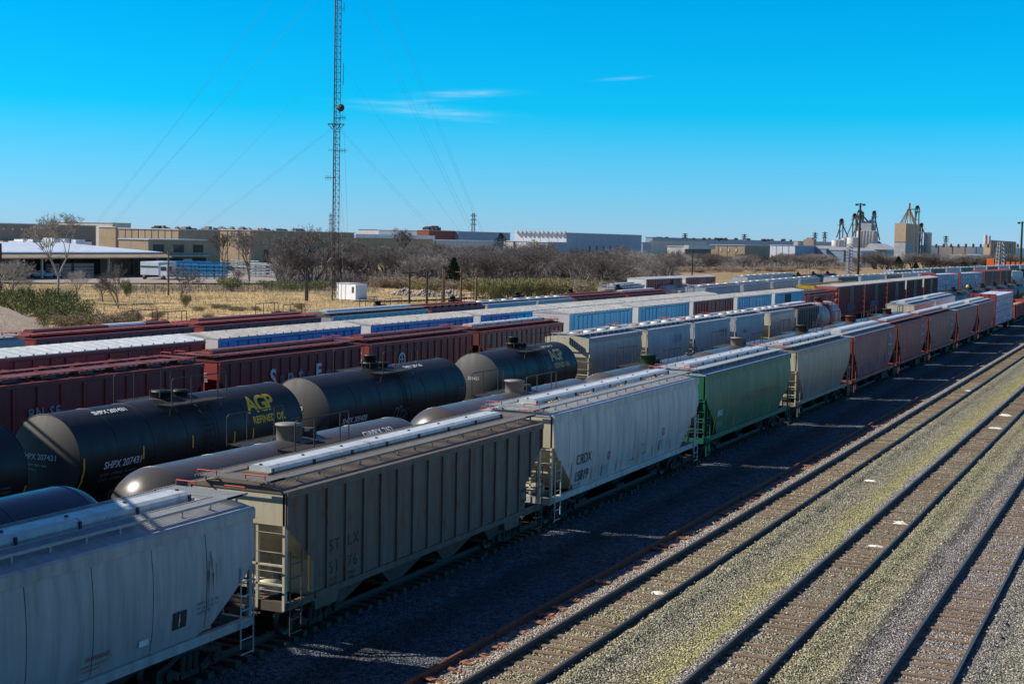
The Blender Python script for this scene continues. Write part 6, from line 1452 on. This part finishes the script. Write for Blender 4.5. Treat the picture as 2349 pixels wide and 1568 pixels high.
put_shrub('olive', 425, 704, 1.2, 2.0, 'small rounded olive shrub alone in the field', None); put_shrub('green', 535, 668, 3.6, 2.6, 'dark green bush with bare stems behind the fence', None); put_shrub('green', 293, 680, 1.4, 2.6, 'small dark evergreen bush right of the lone round tree', None)
for x in (625, 655, 685, 720, 745): put_shrub('green', x, 667+U(-2, 2), 3.2, 1.8, 'low green brush along the fence left of the mast', 'low green brush left of the mast')
for i in range(9): x = 1120+i*20; put_shrub(random.choice(['olive2', 'olive2', 'olive']), x, 690-U(0, 5)-(x-1120)*.03, 3.6, 3.4, 'yellow-green brush in front of the leafless trees', 'yellow-green brush')
for i in range(14): x = U(1290, 1470); put_shrub(random.choice(['olive2', 'olive', 'reed']), x, 676-U(0, 18), 3.5, 2.2, 'olive scrub around the leafless trees left of the far boxcars', 'olive scrub')
for i in range(26): x = U(850, 1330); put_shrub(random.choice(['reed', 'reed', 'olive']), x, 668-U(0, 10), 4.2, 2.2, 'rusty brown dry weeds in front of the tree band', 'rusty brown weeds')
for i in range(22): x = U(1440, 1960); put_shrub('reed', x, 628-U(0, 3)-(x-1440)*.01, 5.5, 2.0, 'rusty brown dry weeds in front of the thicket', 'rusty weeds by the thicket')
for i in range(12): x = U(300, 700); put_shrub('olive', x, U(708, 738), 1.2, .8, 'small tuft of green weeds in the dry field', 'green tufts in the field')
# cedars
def cedar(x, yb, h, w_, lab, d=None):
    p = at(x, yb) if d is None else at_dist(x, yb, d); r = thing('cedar_tree', (p.x, p.y, 0), 0, lab, 'tree'); b = MB(); b.tube((0,0,0), (0,0,h*.9), .15, 6, .03); b.build('trunk', MT['twig_dark'], r); b = MB()
    for i in range(2600):
        t = R()**.8; rr = w_*(1-t)**.8*(.75+.25*math.sin(t*23+i%5))*math.sqrt(R()); an = U(0, 6.28); q = Vector((rr*math.cos(an), rr*math.sin(an), h*(.06+.94*t))); ribbon(b, q, q+Vector((math.cos(an)*.25, math.sin(an)*.25, U(.05,.4)))*U(.6,1.4), .09)
    b.build('crown', MT['cedar'], r)
cedar(1040, 664, 6.4, 2.6, 'dark green cedar standing among the bare trees behind the poles'); cedar(1148, 570, 13, 9, 'dark evergreen in front of the small white annex', 560)
cedar(2060, 606, 6.5, 4.5, 'dark cedar below the tan elevator', 640); cedar(2100, 606, 4.2, 2.6, 'small dark cedar right of the larger one', 640); cedar(2215, 607, 4.5, 3.2, 'dark cedar left of the orange machine', 560); cedar(1292, 650, 4, 3, 'small dark evergreen among the bare trees above the green brush')
# grass tufts
gb = MB(); random.seed(4)
for i in range(42000):
    x = -68 - 120*R()**1.3; y = U(55, 330)
    if x > -72 and R() < .4: continue
    px = CI @ (Vector((x, y, 0)) - CAMP); sx = CX + F*px.x/-px.z
    if px.z > 0 or sx < -60 or sx > 2400: continue
    z = fz(x, y); 
    for j in range(2):
        b_ = Vector((x+U(-.3,.3), y+U(-.3,.3), z-.03)); d = Vector((U(-.5,.5), U(-.5,.5), 1)); ribbon(gb, b_, b_ + d*U(.18, .5), .03, 0 if R() < .75 else 1)
o = gb.build('dry_grass', [MT['grass_blade'], MT['grass_dark']]); tag(o, 'tufted golden dry grass of the field', 'grass', kind='stuff')
